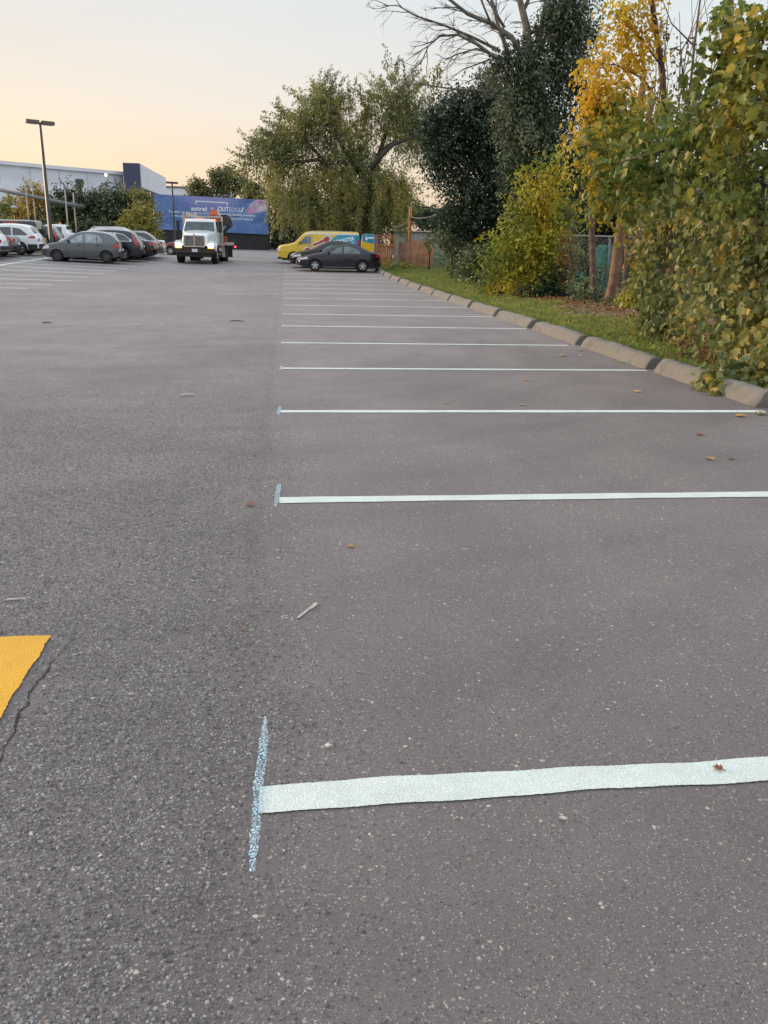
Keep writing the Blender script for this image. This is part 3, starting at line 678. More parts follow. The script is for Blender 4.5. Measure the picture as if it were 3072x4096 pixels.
class Car:
    def __init__(c, S, loc, rz, scale, name, label, cat, group, paintm):
        c.S = S; c.L, c.W, c.H = S['L'], S['W'], S['H']; c.zt = pchip(S['prof']); c.belt = S['belt']
        c.root = empty(name, loc, rz, label, cat, group); c.root.scale = (scale,)*3
        c.R = S['R']; c.xf, c.xr = S['xf'], S['xr']; c.sill = S.get('sill', .22)
        c.body(paintm)
        for xw in (c.xf, c.xr):
            for s in (-1, 1):
                wheel(c.root, xw, s*(c.W/2-.115), c.R, S.get('tw', .2), S.get('rim', M_RIM), S.get('style', 'five'), s)
    def zb(c, x):
        z = c.sill + .10*max(0, 1-x/.5)**2 + .12*max(0, 1-(c.L-x)/.55)**2
        for xw in (c.xf, c.xr):
            ra = c.R*1.17
            if abs(x-xw) < ra: z = max(z, c.R+math.sqrt(max(0, ra*ra-(x-xw)**2)))
        return z
    def hw(c, x, z):
        w_ = c.W/2; S = c.S; dn, dt = S.get('dn', .7), S.get('dt', .5)
        w_ *= 1-S.get('kn', .17)*max(0, 1-x/dn)**2.2-S.get('kt', .10)*max(0, 1-(c.L-x)/dt)**2.2
        zm = .58*c.belt; zl = c.belt
        if z < zm: k = .955+.045*max(0, (z-.15)/(zm-.15))**.7
        elif z < zl: k = 1-.035*((z-zm)/(zl-zm))**1.6
        else: k = .965-S.get('tum', .17)*((z-zl)/(c.H-zl))
        w_ *= k
        r = S.get('rr', .07); zt = c.zt(x)
        if z > zt-r: q = min(1, (z-(zt-r))/r); w_ -= r*(1-math.sqrt(max(0, 1-q*q)))
        return w_
    def bulge(c, x, t):
        b_ = c.S.get('bulge', .12)
        return -b_*(1-t*t)*max(0, 1-x/.7)**2 + b_*.6*(1-t*t)*max(0, 1-(c.L-x)/.6)**2
    def top(c, x, t, off=0):
        z = c.zt(x); cr = (.05 if z > c.belt+.12 else .035)*(1-t*t)
        p = Vector((x+c.bulge(x, t), t*c.hw(x, z), z+cr))
        if off:
            e = .03; n_ = (Vector((2*e, 0, c.zt(min(c.L, x+e))-c.zt(max(0, x-e)))))
            nn = Vector((-n_.z, 0, n_.x)).normalized(); p += nn*off
        return p
    def xsamp(c):
        s = set([i*c.L/64 for i in range(65)])
        for xw in (c.xf, c.xr):
            ra = c.R*1.17
            for k in range(15): s.add(xw-ra*.999*math.cos(math.pi*k/14))
            s.add(xw-ra-.004); s.add(xw+ra+.004)
        return sorted(x for x in s if 0 <= x <= c.L)
    def body(c, m):
        X = c.xsamp(); fr = [0, .12, .24, .36, .48, .58, .68, .76, .83, .88, .92, .95, .975, .99, 1.0]; b = MB()
        for s in (1, -1):
            rows = []
            for x in X:
                z0, z1 = c.zb(x), c.zt(x); rows.append([(x, s*c.hw(x, z0+(z1-z0)*f), z0+(z1-z0)*f) for f in fr])
            b.grid(rows if s > 0 else rows[::-1])
        T = [-1+2*i/10 for i in range(11)]
        b.grid([[tuple(c.top(x, t)) for t in T] for x in X])
        for x, inv in ((0, False), (c.L, True)):
            z0, z1 = c.zb(x), c.zt(x)
            rows = [[(x+c.bulge(x, t), t*c.hw(x, z0+(z1-z0)*f), z0+(z1-z0)*f + (.035*(1-t*t) if f == 1 else 0)) for t in T] for f in fr]
            b.grid(rows[::-1] if not inv else rows)
        c.bodyo = b.build('body', m, c.root, True, weld=True)
        u = MB(); u.box((c.L/2, 0, .30+.2), (c.L-.5, c.W*.70, .56)); u.box((c.L/2, 0, c.sill+.06), (c.L-.35, c.W*.86, .10))
        u.build('underbody', M_BLKPL, c.root)
    def side(c, name, m, x0, x1, lo, hi, off=.006, sides=(-1, 1), n=14, thick=True, parent=None):
        lo_ = lo if callable(lo) else (lambda x: lo); hi_ = hi if callable(hi) else (lambda x: hi)
        for s in sides:
            rows = []
            for i in range(n+1):
                x = x0+(x1-x0)*i/n; a, d = lo_(x), hi_(x)
                rows.append([(x, s*(c.hw(x, a+(d-a)*j/5)+off), a+(d-a)*j/5) for j in range(6)])
            b = MB(); b.grid(rows if s > 0 else rows[::-1]); o = b.build(name, m, c.root, True)
        return o
    def topp(c, name, m, x0, x1, t0, t1, off=.008, n=10, tx=None):
        b = MB(); rows = []
        for i in range(n+1):
            x = x0+(x1-x0)*i/n; k = tx(i/n) if tx else 1
            rows.append([tuple(c.top(x, (t0+(t1-t0)*j/8)*k, off)) for j in range(9)])
        b.grid(rows); return b.build(name, m, c.root, True)
    def end(c, name, m, rear, z0, z1, t0, t1, off=.012):
        x = c.L if rear else 0; b = MB(); rows = []
        for i in range(5):
            z = z0+(z1-z0)*i/4; rows.append([(x+c.bulge(x, t0+(t1-t0)*j/8)+(off if rear else -off), (t0+(t1-t0)*j/8)*c.hw(x, min(z, c.zt(x)-.08)), z) for j in range(9)])
        b.grid(rows if rear else rows[::-1]); return b.build(name, m, c.root, True)
    def slab(c, name, m, cx, cy, cz, dx_, dy_, dz_, bev=.01):
        return MB().box((cx, cy, cz), (dx_, dy_, dz_)).build(name, m, c.root, bevel=bev)
    def seams(c, xs_, lo, hi):
        for x in xs_: c.side('door_seam', M_BLKPL, x-.008, x+.008, lo, min(hi, c.zt(x)-.03), .003, n=1)
    def mirrors(c, x, z, m):
        for s in (-1, 1):
            o = c.slab('side_mirror', m, x, s*(c.hw(x, z)+.09), z+.03, .12, .19, .13, .035)
    def handles(c, xs_, z, m):
        for x in xs_:
            for s in (-1, 1): c.slab('door_handle', m, x, s*(c.hw(x, z)+.012), z, .17, .03, .035, .008)
def lin(p):
    return lambda x: np.interp(x, [a for a, _ in p], [b for _, b in p])

HATCH = dict(L=3.78, W=1.66, H=1.50, belt=.93, R=.29, xf=.72, xr=3.17, sill=.22, kn=.22, dt=.6, kt=.12, bulge=.16, style='steel', rim=M_RIMD,
    prof=[(0, .58), (.05, .70), (.22, .83), (.6, .93), (.9, .99), (1.02, 1.03), (1.75, 1.42), (2.05, 1.49), (2.5, 1.51), (3.0, 1.48), (3.35, 1.41), (3.46, 1.36), (3.70, .99), (3.76, .88), (3.78, .58)])
SEDAN = dict(L=4.50, W=1.76, H=1.46, belt=.93, R=.315, xf=.85, xr=3.49, sill=.20, kn=.22, dt=.7, kt=.14, bulge=.18,
    prof=[(0, .55), (.06, .66), (.25, .76), (.8, .90), (1.15, .97), (1.25, 1.0), (2.0, 1.35), (2.35, 1.44), (2.8, 1.46), (3.15, 1.40), (3.45, 1.28), (3.9, 1.075), (4.05, 1.045), (4.38, 1.03), (4.46, .95), (4.5, .6)])
SUV = dict(L=4.55, W=1.82, H=1.68, belt=1.06, R=.35, xf=.92, xr=3.54, sill=.27, kn=.16, dt=.5, kt=.10, bulge=.12, tw=.22,
    prof=[(0, .68), (.06, .86), (.3, 1.0), (.95, 1.10), (1.15, 1.15), (1.85, 1.55), (2.2, 1.65), (3.0, 1.69), (3.7, 1.65), (4.0, 1.59), (4.08, 1.54), (4.38, 1.13), (4.47, 1.0), (4.55, .62)])
WAGON = dict(SUV, R=.33, H=1.55, belt=.98, prof=[(0, .62), (.06, .78), (.3, .92), (.95, 1.02), (1.15, 1.06), (1.95, 1.43), (2.3, 1.52), (3.0, 1.55), (3.7, 1.51), (3.95, 1.45), (4.05, 1.38), (4.40, 1.05), (4.48, .95), (4.55, .6)])

def place(y, xfront): return (xfront, y, gz(xfront+2, y))
PARKED = 'vehicles parked left of the lane'
def nose_left(S, y, xfront, scale, name, label, cat, pm, group=PARKED):
    return Car(S, place(y, xfront), 0, scale, name, label, cat, group, pm)

def dress_hatch(c, glass, lampside=True):
    S = c.S
    c.topp('windshield', glass, 1.06, 1.80, -.92, .92)
    c.topp('rear_window', glass, 3.47, 3.68, -.80, .80)
    f = lambda x: min(c.zt(x)-.115, 1.40)
    c.side('side_window', glass, 1.32, 2.06, .96, lambda x: max(.965, np.interp(x, [1.32, 1.80, 2.06], [.97, 1.29, 1.385])))
    c.side('side_window', glass, 2.16, 3.02, .97, lambda x: np.interp(x, [2.16, 2.5, 2.8, 3.02], [1.39, 1.395, 1.34, 1.10]))
    for s in (-1, 1): c.side('window_bar', M_BLKPL, 2.74, 2.765, .97, 1.35, .010, (s,), n=1)
    c.side('headlight', M_WLAMP, .06, .36, lambda x: .62+.1*x, lambda x: min(c.zt(x)-.05, .74+.2*x), .008)
    c.side('tail_light', M_RLAMP, 3.56, 3.73, .74, .93, .010)
    c.end('tail_light', M_RLAMP, True, .72, .90, .80, .93); c.end('tail_light', M_RLAMP, True, .72, .90, -.93, -.80)
    c.end('licence_plate', M_PLATE, True, .60, .71, -.25, .25)
    c.end('rear_bumper_insert', M_BLKPL, True, .40, .52, -.8, .8)
    c.end('grille', M_BLKPL, False, .42, .56, -.6, .6)
    c.seams((1.24, 2.11, 3.0), .30, .95); c.mirrors(1.36, .99, M_BLKPL); c.handles((1.86, 2.78), .83, M_BLKPL)
    c.side('sill_trim', M_BLKPL, 1.1, 2.78, .225, .27, .006)
def dress_sedan(c, glass, pm, plate=True):
    c.topp('windshield', glass, 1.30, 2.06, -.90, .90)
    c.topp('rear_window', M_CGLASS, 3.30, 3.86, -.82, .82)
    c.side('side_window', glass, 1.62, 2.36, .965, lambda x: max(.97, np.interp(x, [1.62, 1.95, 2.2, 2.36], [.975, 1.19, 1.30, 1.335])))
    c.side('side_window', glass, 2.46, 3.34, .975, lambda x: np.interp(x, [2.46, 2.75, 3.05, 3.25, 3.34], [1.345, 1.345, 1.27, 1.16, 1.03]))
    c.side('headlight', M_WLAMP, .05, .45, lambda x: .60+.10*x, lambda x: min(c.zt(x)-.04, .68+.25*x), .008)
    c.side('tail_light', M_RLAMP, 4.22, 4.46, .80, .95, .010)
    c.end('tail_light', M_RLAMP, True, .78, .93, .62, .96); c.end('tail_light', M_RLAMP, True, .78, .93, -.96, -.62)
    c.end('licence_plate', M_PLATE, True, .62, .74, -.25, .25)
    c.end('grille', M_BLKPL, False, .36, .53, -.62, .62)
    c.seams((1.38, 2.41, 3.28), .28, .96); c.mirrors(1.62, .97, pm); c.handles((2.18, 3.1), .84, pm)
    c.side('side_marker', M_RLAMP, 4.30, 4.42, .55, .60, .010)
def dress_suv(c, glass, chrome=True, vlamp=True, roofrack=None, lower=None):
    k = c.H-1.68; b0 = c.belt+.03
    c.topp('windshield', M_PGLASS, 1.22, 1.90, -.90, .90)
    c.topp('rear_window', M_PGLASS, 4.10, 4.34, -.84, .84)
    up = lambda x: np.interp(x, [1.55, 1.85, 2.2, 3.0, 3.6, 4.0], [b0+.01, 1.37+k, 1.50+k, 1.53+k, 1.45+k, b0+.06])
    if chrome: c.side('window_trim', M_CHROME, 1.48, 4.05, b0-.02, lambda x: up(x)+.022, .004, n=30)
    for a, d in ((1.58, 2.32), (2.40, 3.10), (3.18, 3.98)): c.side('side_window', glass, a, d, b0, up, .009, n=12)
    if vlamp: c.side('tail_light', M_RLAMP, 4.10, 4.43, lambda x: np.interp(x, [4.10, 4.24, 4.43], [1.42+k, .92, .80]), lambda x: np.interp(x, [4.10, 4.43], [1.49+k, 1.02]), .010, n=10)
    else:
        c.side('tail_light', M_RLAMP, 4.02, 4.42, lambda x: .93, lambda x: np.interp(x, [4.02, 4.2, 4.42], [.96, 1.06, 1.06]), .010)
    for s in (-1, 1): c.end('tail_light', M_RLAMP if not vlamp else M_WLAMP, True, .78, .93, s*.62 if s > 0 else -.93, .93 if s > 0 else -.62)
    c.end('licence_plate', M_PLATE, True, .76, .88, -.25, .25)
    c.end('rear_bumper', lower or M_BLKPL, True, .42, .62, -.94, .94, .03)
    lw = lower or M_BLKPL
    c.side('lower_cladding', lw, 1.36, 3.10, c.sill+.005, c.sill+.16, .012)
    c.side('lower_cladding', lw, 3.98, 4.5, lambda x: c.zb(x)+.005, .60, .012)
    c.seams((1.42, 2.36, 3.14), .36, b0-.02); c.mirrors(1.56, b0, M_BLKPL); c.handles((2.14, 2.96), .96, M_BLKPL)
    if roofrack:
        for s in (-1, 1): MB().tube([(1.95, s*.62, c.zt(1.95)+.03), (2.1, s*.62, c.zt(2.1)+.08), (3.6, s*.62, c.zt(3.6)+.08), (3.75, s*.62, c.zt(3.75)+.03)], .022, 8).build('roof_rail', roofrack, c.root, True)

P_GREY = paint('grey_paint', (.085, .098, .112), .3); P_NAVY = paint('dark_navy_paint', (.018, .022, .036)); P_BLACK = paint('black_paint', (.010, .010, .012))
P_WHITE = paint('white_paint', (.66, .70, .72), 0, .3); P_SILV = paint('silver_paint', (.40, .42, .43), .5); P_SLATE = paint('slate_paint', (.085, .09, .10), .4)
P_RED = paint('dark_red_paint', (.20, .018, .028), .2); P_DBLUE = paint('dark_blue_paint', (.012, .017, .028), .25); P_CHAR = paint('charcoal_paint', (.035, .037, .04), .3)

c = nose_left(HATCH, 45.72, -12.16, .985, 'hatchback', 'grey hatchback parked alone at the front of the left row', 'car', P_GREY); dress_hatch(c, M_LGLASS)
s1 = dict(SUV, rim=M_RIM)
c = nose_left(s1, 48.2, -11.92, .925, 'suv', 'dark navy suv with chrome window trim, right behind the grey hatchback', 'car', P_NAVY); dress_suv(c, M_CGLASS)
c = nose_left(SUV, 50.9, -12.7, .96, 'suv', 'suv of which only the pale roof shows above the navy suv', 'car', P_SILV); dress_suv(c, M_CGLASS, False, False, M_CHROME)
c = nose_left(SEDAN, 50.75, -11.66, .95, 'sedan', 'black sedan with red tail lights beside the navy suv', 'car', P_BLACK); dress_sedan(c, M_PGLASS, P_BLACK)
c = nose_left(WAGON, 53.1, -11.75, .93, 'station_wagon', 'dark wagon with roof rails between the black sedan and the silver car', 'car', P_CHAR); dress_suv(c, M_PGLASS, False, False, M_CHROME)
c = nose_left(SEDAN, 55.5, -11.72, .93, 'sedan', 'silver sedan with dark red tail light next to the dark wagon', 'car', P_SILV); dress_sedan(c, M_PGLASS, P_SILV)
c = nose_left(SEDAN, 62.5, -8.8, .93, 'sedan', 'red car half hidden behind the left side of the white truck', 'car', P_RED); dress_sedan(c, M_CGLASS, P_RED)
s2 = dict(SUV, L=4.55)
c = nose_left(s2, 49.3, -17.5, .925, 'suv', 'white suv with dark lower bumper in front of the tall lamp post', 'car', P_WHITE); dress_suv(c, M_CGLASS, False, False)
c = nose_left(SEDAN, 46.9, -18.19, .95, 'sedan', 'dark grey sedan half hidden beside the white suv at the far left', 'car', P_SLATE); dress_sedan(c, M_PGLASS, P_SLATE)
c = nose_left(SUV, 44.4, -18.2, .97, 'suv', 'white car of which only the tail shows at the left picture edge', 'car', P_WHITE); dress_suv(c, M_CGLASS, False, False)
JEEP = dict(SUV, L=4.3, W=1.85, H=1.84, belt=1.15, tum=.08, dt=.2, kt=.04, rr=.05, R=.40, xf=.75, xr=3.3, sill=.42, bulge=.03,
    prof=[(0, .85), (.05, 1.05), (.9, 1.12), (1.25, 1.17), (1.32, 1.2), (1.62, 1.74), (1.8, 1.82), (3.0, 1.84), (4.15, 1.83), (4.22, 1.78), (4.28, 1.1), (4.3, .6)])
c = nose_left(JEEP, 53, -18.35, .95, 'off_roader', 'black boxy off-roader with spare wheel behind the white suv', 'car', P_CHAR)
c.topp('windshield', M_CGLASS, 1.33, 1.6, -.9, .9)
for a, d in ((1.7, 2.35), (2.45, 3.1), (3.2, 4.1)): c.side('side_window', M_CGLASS, a, d, 1.22, 1.66, .006)
c.side('red_panel', pmat('red_panel', (.35, .04, .045), .4, var=.3), 2.3, 3.15, 1.70, 1.775, .008, (-1,))
wheel(c.root, 0, 0, .38, .22, M_RIMD, 'steel', 1)
sp_ = [o for o in c.root.children if o.name.startswith('wheel')][-1]; sp_.name = 'spare_wheel'; sp_.location = (4.42, 0, 1.05); sp_.rotation_euler = (0, 0, R(-90))
for s in (-1, 1): c.slab('tail_light', M_RLAMP, 4.31, s*.82, .98, .05, .13, .22, .01)
c.slab('rear_bumper', M_BLKPL, 4.36, 0, .62, .2, 1.7, .2, .03)
c = nose_left(dict(SUV), 56, -17.9, .90, 'suv', 'dark suv with tall red tail lights seen past the foot of the tall lamp post', 'car', P_CHAR); dress_suv(c, M_CGLASS, False, True)
PICK = dict(SUV, L=5.8, W=1.98, H=1.86, belt=1.2, R=.39, xf=.98, xr=4.55, sill=.42, dt=.2, kt=.03, tum=.14, bulge=.05, rr=.05,
    prof=[(0, .85), (.06, 1.02), (.4, 1.14), (1.3, 1.22), (1.5, 1.25), (2.15, 1.74), (2.4, 1.84), (3.2, 1.87), (3.75, 1.85), (3.86, 1.78), (3.98, 1.30), (4.02, 1.27), (5.7, 1.27), (5.78, 1.2), (5.8, .6)])
c = nose_left(PICK, 60, -17.7, .85, 'pickup_truck', 'white pickup truck with an amber roof beacon in front of the dark green trees', 'pickup', P_WHITE)
c.topp('windshield', M_CGLASS, 1.55, 2.15, -.9, .9); c.topp('rear_window', M_CGLASS, 3.87, 3.97, -.82, .82)
for a, d in ((1.9, 2.75), (2.85, 3.6)): c.side('side_window', M_CGLASS, a, d, 1.27, lambda x: min(1.70, 1.29+(x-1.85)*.85), .006)
c.slab('cargo_bed', M_BLKPL, 4.9, 0, 1.285, 1.5, 1.5, .01, .002)
MB().lathe([(0, 0), (.09, 0), (.09, .14), (0, .17)], 14, 'Z', (3.3, 0, 1.91)).build('roof_beacon', M_OLAMP, c.root, True)
c.mirrors(1.9, 1.28, M_BLKPL); c.seams((1.75, 2.8, 3.7), .6, 1.2)
c.side('tail_light', M_RLAMP, 5.66, 5.79, .85, 1.15, .01)

# right row
RIGHT = 'vehicles parked right of the lane'
c = nose_left(dict(SEDAN, style='five'), 44.62, .72, .925, 'sedan', 'dark blue sedan with five-spoke alloy wheels, nearest in the right row', 'car', P_DBLUE, RIGHT); dress_sedan(c, M_PGLASS, P_DBLUE)
c.side('sill_trim', M_CHROME, 1.3, 3.05, .235, .255, .006)
s3 = dict(SEDAN, prof=[(0, .62), (.06, .74), (.25, .84), (.8, .96), (1.05, 1.02), (1.15, 1.05), (1.95, 1.40), (2.35, 1.50), (2.8, 1.50), (3.2, 1.45), (3.7, 1.3), (4.1, 1.1), (4.38, 1.05), (4.46, .95), (4.5, .6)], H=1.5, belt=.98)
c = nose_left(s3, 47.45, .42, .925, 'sedan', 'black car between the dark blue sedan and the yellow van', 'car', P_BLACK, RIGHT); dress_sedan(c, M_PGLASS, P_BLACK)
c.end('front_bumper_trim', M_CHROME, False, .33, .38, -.85, .85)

VAN = dict(L=5.55, W=2.0, H=2.12, belt=1.28, R=.37, xf=1.05, xr=4.45, sill=.36, kn=.14, dn=.5, dt=.25, kt=.03, tum=.11, bulge=.10, rr=.10, tw=.24, style='steel', rim=M_RIM,
    prof=[(0, .72), (.04, .98), (.25, 1.16), (.85, 1.28), (1.05, 1.34), (1.75, 1.95), (2.0, 2.06), (2.5, 2.11), (4.0, 2.12), (5.35, 2.10), (5.47, 2.05), (5.53, 1.9), (5.55, .6)])
P_YEL = paint('yellow_van_paint', (.66, .44, .02), 0, .35); P_TEAL = paint('teal_wrap', (.012, .25, .40), 0, .4)
c = Car(VAN, (-.42, 52.6, gz(1, 52.2)), 0, .885, 'cargo_van', 'yellow and teal plumbing van with its rear door open', 'van', RIGHT, P_YEL); van = c
c.topp('windshield', M_PGLASS, 1.08, 1.74, -.92, .92)
c.side('side_window', M_PGLASS, 1.42, 2.22, 1.30, lambda x: np.interp(x, [1.42, 1.86, 2.22], [1.34, 1.78, 1.80]), .012)
c.side('roof_stripe', P_WHITE, 1.75, 5.46, lambda x: min(1.93, c.zt(x)-.12), lambda x: min(2.02, c.zt(x)-.055), .006, n=20)
c.topp('roof_panel', P_WHITE, 1.85, 5.45, -.98, .98, .006)
c.side('teal_wrap', P_TEAL, 3.1, 5.50, lambda x: max(.62, np.interp(x, [3.1, 3.35, 3.9, 4.3, 5.5], [1.30, .95, .75, .66, .64])), lambda x: min(1.925, np.interp(x, [3.1, 4.05], [1.32, 1.925])), .006, n=24)
c.side('pale_swoosh', pmat('pale_teal_wrap', (.10, .42, .55), .4), 3.6, 5.2, lambda x: 1.50+(x-3.6)*.16, lambda x: 1.53+(x-3.6)*.20, .009, n=12)
M_WREN = pmat('red_wrench_print', (.36, .035, .05), .5)
M_WOUT = pmat('white_outline_print', (.68, .68, .66), .5)
def decal(name, m, poly, off):                # flat printed shape on the near side of the van
    cx_ = sum(p[0] for p in poly)/len(poly); cz_ = sum(p[1] for p in poly)/len(poly)
    vs = [(x, -(c.hw(x, z)+off), z) for x, z in [(cx_, cz_)]+poly]; n_ = len(poly)
    return MB().add(vs, [(0, 1+i, 1+(i+1) % n_) for i in range(n_)]).build(name, m, c.root)
ca, sa = math.cos(R(24)), math.sin(R(24))
def rot(poly, o=(2.35, 1.22)): return [(o[0]+u*ca-v*sa, o[1]+u*sa+v*ca) for u, v in poly]
decal('wrench_outline', M_WOUT, rot([(-.06, -.13), (.75, -.14), (.85, -.24), (1.15, -.27), (1.34, -.12), (1.36, .1), (1.2, .24), (.9, .22), (.72, .10), (-.06, .11)]), .010)
decal('wrench_print', M_WREN, rot([(0, -.08), (.80, -.09), (.88, -.16), (1.12, -.17), (1.16, .0), (1.1, .15), (.9, .15), (.76, .06), (0, .06)]), .015)
decal('wrench_jaw_print', pmat('grey_print', (.24, .28, .28), .5), rot([(1.14, -.18), (1.26, -.10), (1.28, .06), (1.16, .17), (1.1, .15), (1.16, 0)]), .019)
decal('door_badge', M_WOUT, [(2.0+.33*math.cos(R(a)), .78+.33*math.sin(R(a))) for a in range(-20, 201, 20)], .010)
decal('door_badge', M_WREN, [(2.0+.25*math.cos(R(a)), .80+.25*math.sin(R(a))) for a in range(0, 181, 20)], .015)
def vtext(s, x, z, ang_, size, wd, m, off=.016, name='lettering', bold=.008, yv=None):
    o, w_ = text_mesh(s, size, bold, m, 0.001, name)
    yy = yv if yv is not None else -(c.hw(x, z+.05)+off)
    o.parent = c.root; lean = -math.atan(.965*1.0*.11/(2.12-1.28)*1.0)*.9 if yv is None else 0
    o.matrix_local = Matrix.Translation((x, yy, z)) @ Matrix.Rotation(R(90)+lean, 4, 'X') @ Matrix.Rotation(R(ang_), 4, 'Z') @ Matrix.Diagonal((wd/w_, 1, 1, 1))
    return o
vtext('PLUGMASTER', 3.42, 1.22, 12.5, .36, 1.80, M_LET)
c.side('lettering_underline', M_LET, 4.2, 5.2, lambda x: 1.24+(x-4.2)*.2, lambda x: 1.27+(x-4.2)*.2, .010, (-1,))
decal('drop_mark', M_LET, [(3.10, 1.30), (3.04, 1.21), (3.05, 1.14), (3.12, 1.11), (3.19, 1.15), (3.18, 1.22)], .012)
c.side('headlight', M_WLAMP, .03, .16, .80, .98, .010); c.side('indicator', M_OLAMP, .03, .18, .70, .79, .010)
c.end('headlight', M_WLAMP, False, .80, .98, -.92, -.6); c.end('headlight', M_WLAMP, False, .80, .98, .6, .92); c.end('grille', M_BLKPL, False, .68, .98, -.56, .56)
c.slab('front_bumper', M_CHROME, .0, 0, .50, .30, 1.86, .17, .05); c.slab('lower_valance', M_BLKPL, .1, 0, .36, .3, 1.8, .14, .04)
c.side('tail_light', M_RLAMP, 5.40, 5.53, 1.15, 1.62, .012)
c.seams((1.35, 2.3), .45, 1.9); c.mirrors(1.5, 1.34, M_BLKPL); c.handles((2.12,), 1.12, M_BLKPL); c.side('door_seam', M_BLKPL, 1.35, 2.3, 1.215, 1.23, .004, (-1,))
# open rear door, swung back past the corner
yo = -(1.0-.06)
b = MB(); pl = [(5.62, .55), (6.52, .55), (6.52, 1.98), (6.42, 2.02), (5.78, 2.02), (5.68, 1.92), (5.62, 1.5)]
b.prism(pl, yo, yo+.05); dr = b.build('rear_door', P_WHITE, c.root)
b = MB(); b.prism([(5.66, .60), (6.49, .60), (6.49, 1.38), (5.68, 1.55)], yo-.006, yo-.002); b.build('yellow_panel', P_YEL, dr)
b = MB(); b.prism([(5.68, 1.56), (6.49, 1.39), (6.49, 1.97), (6.41, 2.0), (5.80, 2.0), (5.72, 1.92)], yo-.006, yo-.002); b.build('teal_panel', P_TEAL, dr)
b = MB(); b.prism([(5.98, 1.98-.06), (5.89, 1.74), (5.90, 1.66), (5.98, 1.60), (6.07, 1.66), (6.07, 1.75)], yo-.012, yo-.008); b.build('drop_mark', M_LET, dr)
b = MB(); b.box((6.28, yo-.010, 1.78), (.36, .004, .11)); b.build('white_label', M_LET, dr)

# crane truck driving towards the camera
P_TRK = paint('truck_white_paint', (.62, .68, .70), 0, .35); P_ORG = paint('orange_crane_paint', (.40, .080, .022), 0, .45)
M_RACK = pmat('rack_steel', (.40, .37, .33), .5, .3, var=.25); M_DIRTY = pmat('dirty_dark_steel', (.055, .045, .04), .6, .2, var=.4, scale=3)
M_BUMP = pmat('brown_black_bumper', (.035, .028, .024), .5, .2, var=.3)
M_HEADL = pmat('lit_headlamp', (1, .9, .7), .3, emit=(1, .86, .58), es=7.0)
M_TURN = pmat('lit_turn_lamp', (.9, .6, .1), .3, emit=(1, .62, .05), es=1.1)
M_MARK = pmat('lit_marker_lamp', (.8, .25, .12), .3, emit=(1, .35, .15), es=1.5)
tx, ty = -4.93, 49.75
tr = empty('crane_truck', (tx, ty, gz(tx, ty)-.005), R(-4.0), 'white flatbed truck with orange folding crane driving with its headlights on', 'truck')
def part(n, m, fill, parent=tr, **k):
    b = MB(); fill(b); return b.build(n, m, parent, **k)
def loft(b, secs):                           # sections of equal length, closed left to right
    b.grid(secs)
# hood: y from -.95 (nose) to .75 (cowl); sections across x
def hood(b):
    secs = []
    for y, hwid, zt_, zs in ((-.98, .60, 1.46, .98), (-.90, .66, 1.53, .98), (-.5, .74, 1.60, 1.0), (0, .83, 1.68, 1.05), (.5, .91, 1.75, 1.1), (.80, .95, 1.79, 1.1)):
        secs.append([(-hwid-.03, y, zs), (-hwid, y, zt_-.16), (-hwid+.06, y, zt_-.05), (-hwid*.6, y, zt_+.01), (0, y, zt_+.035), (hwid*.6, y, zt_+.01), (hwid-.06, y, zt_-.05), (hwid, y, zt_-.16), (hwid+.03, y, zs)])
    loft(b, secs); b.add(secs[0], [tuple(range(9))])
part('hood', P_TRK, hood, smooth=True, weld=True)
for s in (-1, 1):
    def fend(b):
        secs = []
        for i in range(13):
            a = R(22+140*i/12); r_ = .66; yy = -r_*math.cos(a)*1.02; zz = .50+r_*math.sin(a)
            secs.append([(s*.72, yy*.9, zz+.06), (s*.95, yy, zz+.035), (s*1.10, yy, zz-.02), (s*1.145, yy*.99, zz-.07), (s*1.15, yy*.97, zz-.11)])
        b.grid(secs if s > 0 else [r_[::-1] for r_ in secs])
    part('fender', P_TRK, fend, smooth=True)
    part('fender_front', P_TRK, lambda b: b.box((s*.90, -.80, .98), (.48, .34, .52), tap=(.86, .7)), bevel=.06, smooth=True)
    part('headlight', M_HEADL, lambda b: b.box((s*.89, -.992, .985), (.31, .05, .19)), bevel=.02)
    part('turn_lamp', M_TURN, lambda b: b.box((s*.89, -1.0, .845), (.34, .04, .05)), bevel=.008)
part('grille_surround', M_CHROME, lambda b: (b.box((-.56, -1.0, 1.2), (.05, .07, .54)), b.box((.56, -1.0, 1.2), (.05, .07, .54)), b.box((0, -1.0, 1.49), (1.16, .07, .05)), b.box((0, -1.0, .92), (1.16, .07, .05)), b.box((0, -1.01, 1.2), (.05, .06, .52))), bevel=.008)
part('grille', pmat('grille_dark', (.05, .05, .052), .5, .3), lambda b: b.box((0, -.985, 1.2), (1.06, .02, .52)))
part('grille_bars', M_RACK, lambda b: [b.box((sx*(.06+.068*i), -1.002, 1.2), (.022, .03, .51)) for sx in (-1, 1) for i in range(8)])
part('hood_emblem', M_CHROME, lambda b: b.lathe([(0, -.02), (.055, -.02), (.055, .01), (0, .02)], 12, 'Y', (0, -1.0, 1.545)))
part('bumper', M_BUMP, lambda b: (b.box((0, -1.08, .69), (2.22, .20, .26))), bevel=.03)
part('front_valance', M_BLKPL, lambda b: (b.box((0, -.85, .50), (1.86, .3, .26)), b.box((0, -.5, .55), (1.5, .8, .35))), bevel=.02)
part('axle', M_BLKPL, lambda b: (b.tube([(-.9, 0, .50), (.9, 0, .50)], .07, 8), b.box((-.12, -.1, .36), (.2, .3, .2)), b.box((.2, -.1, .36), (.2, .3, .18))))
part('licence_plate', M_PLATE, lambda b: b.box((.03, -1.19, .72), (.31, .015, .155)))
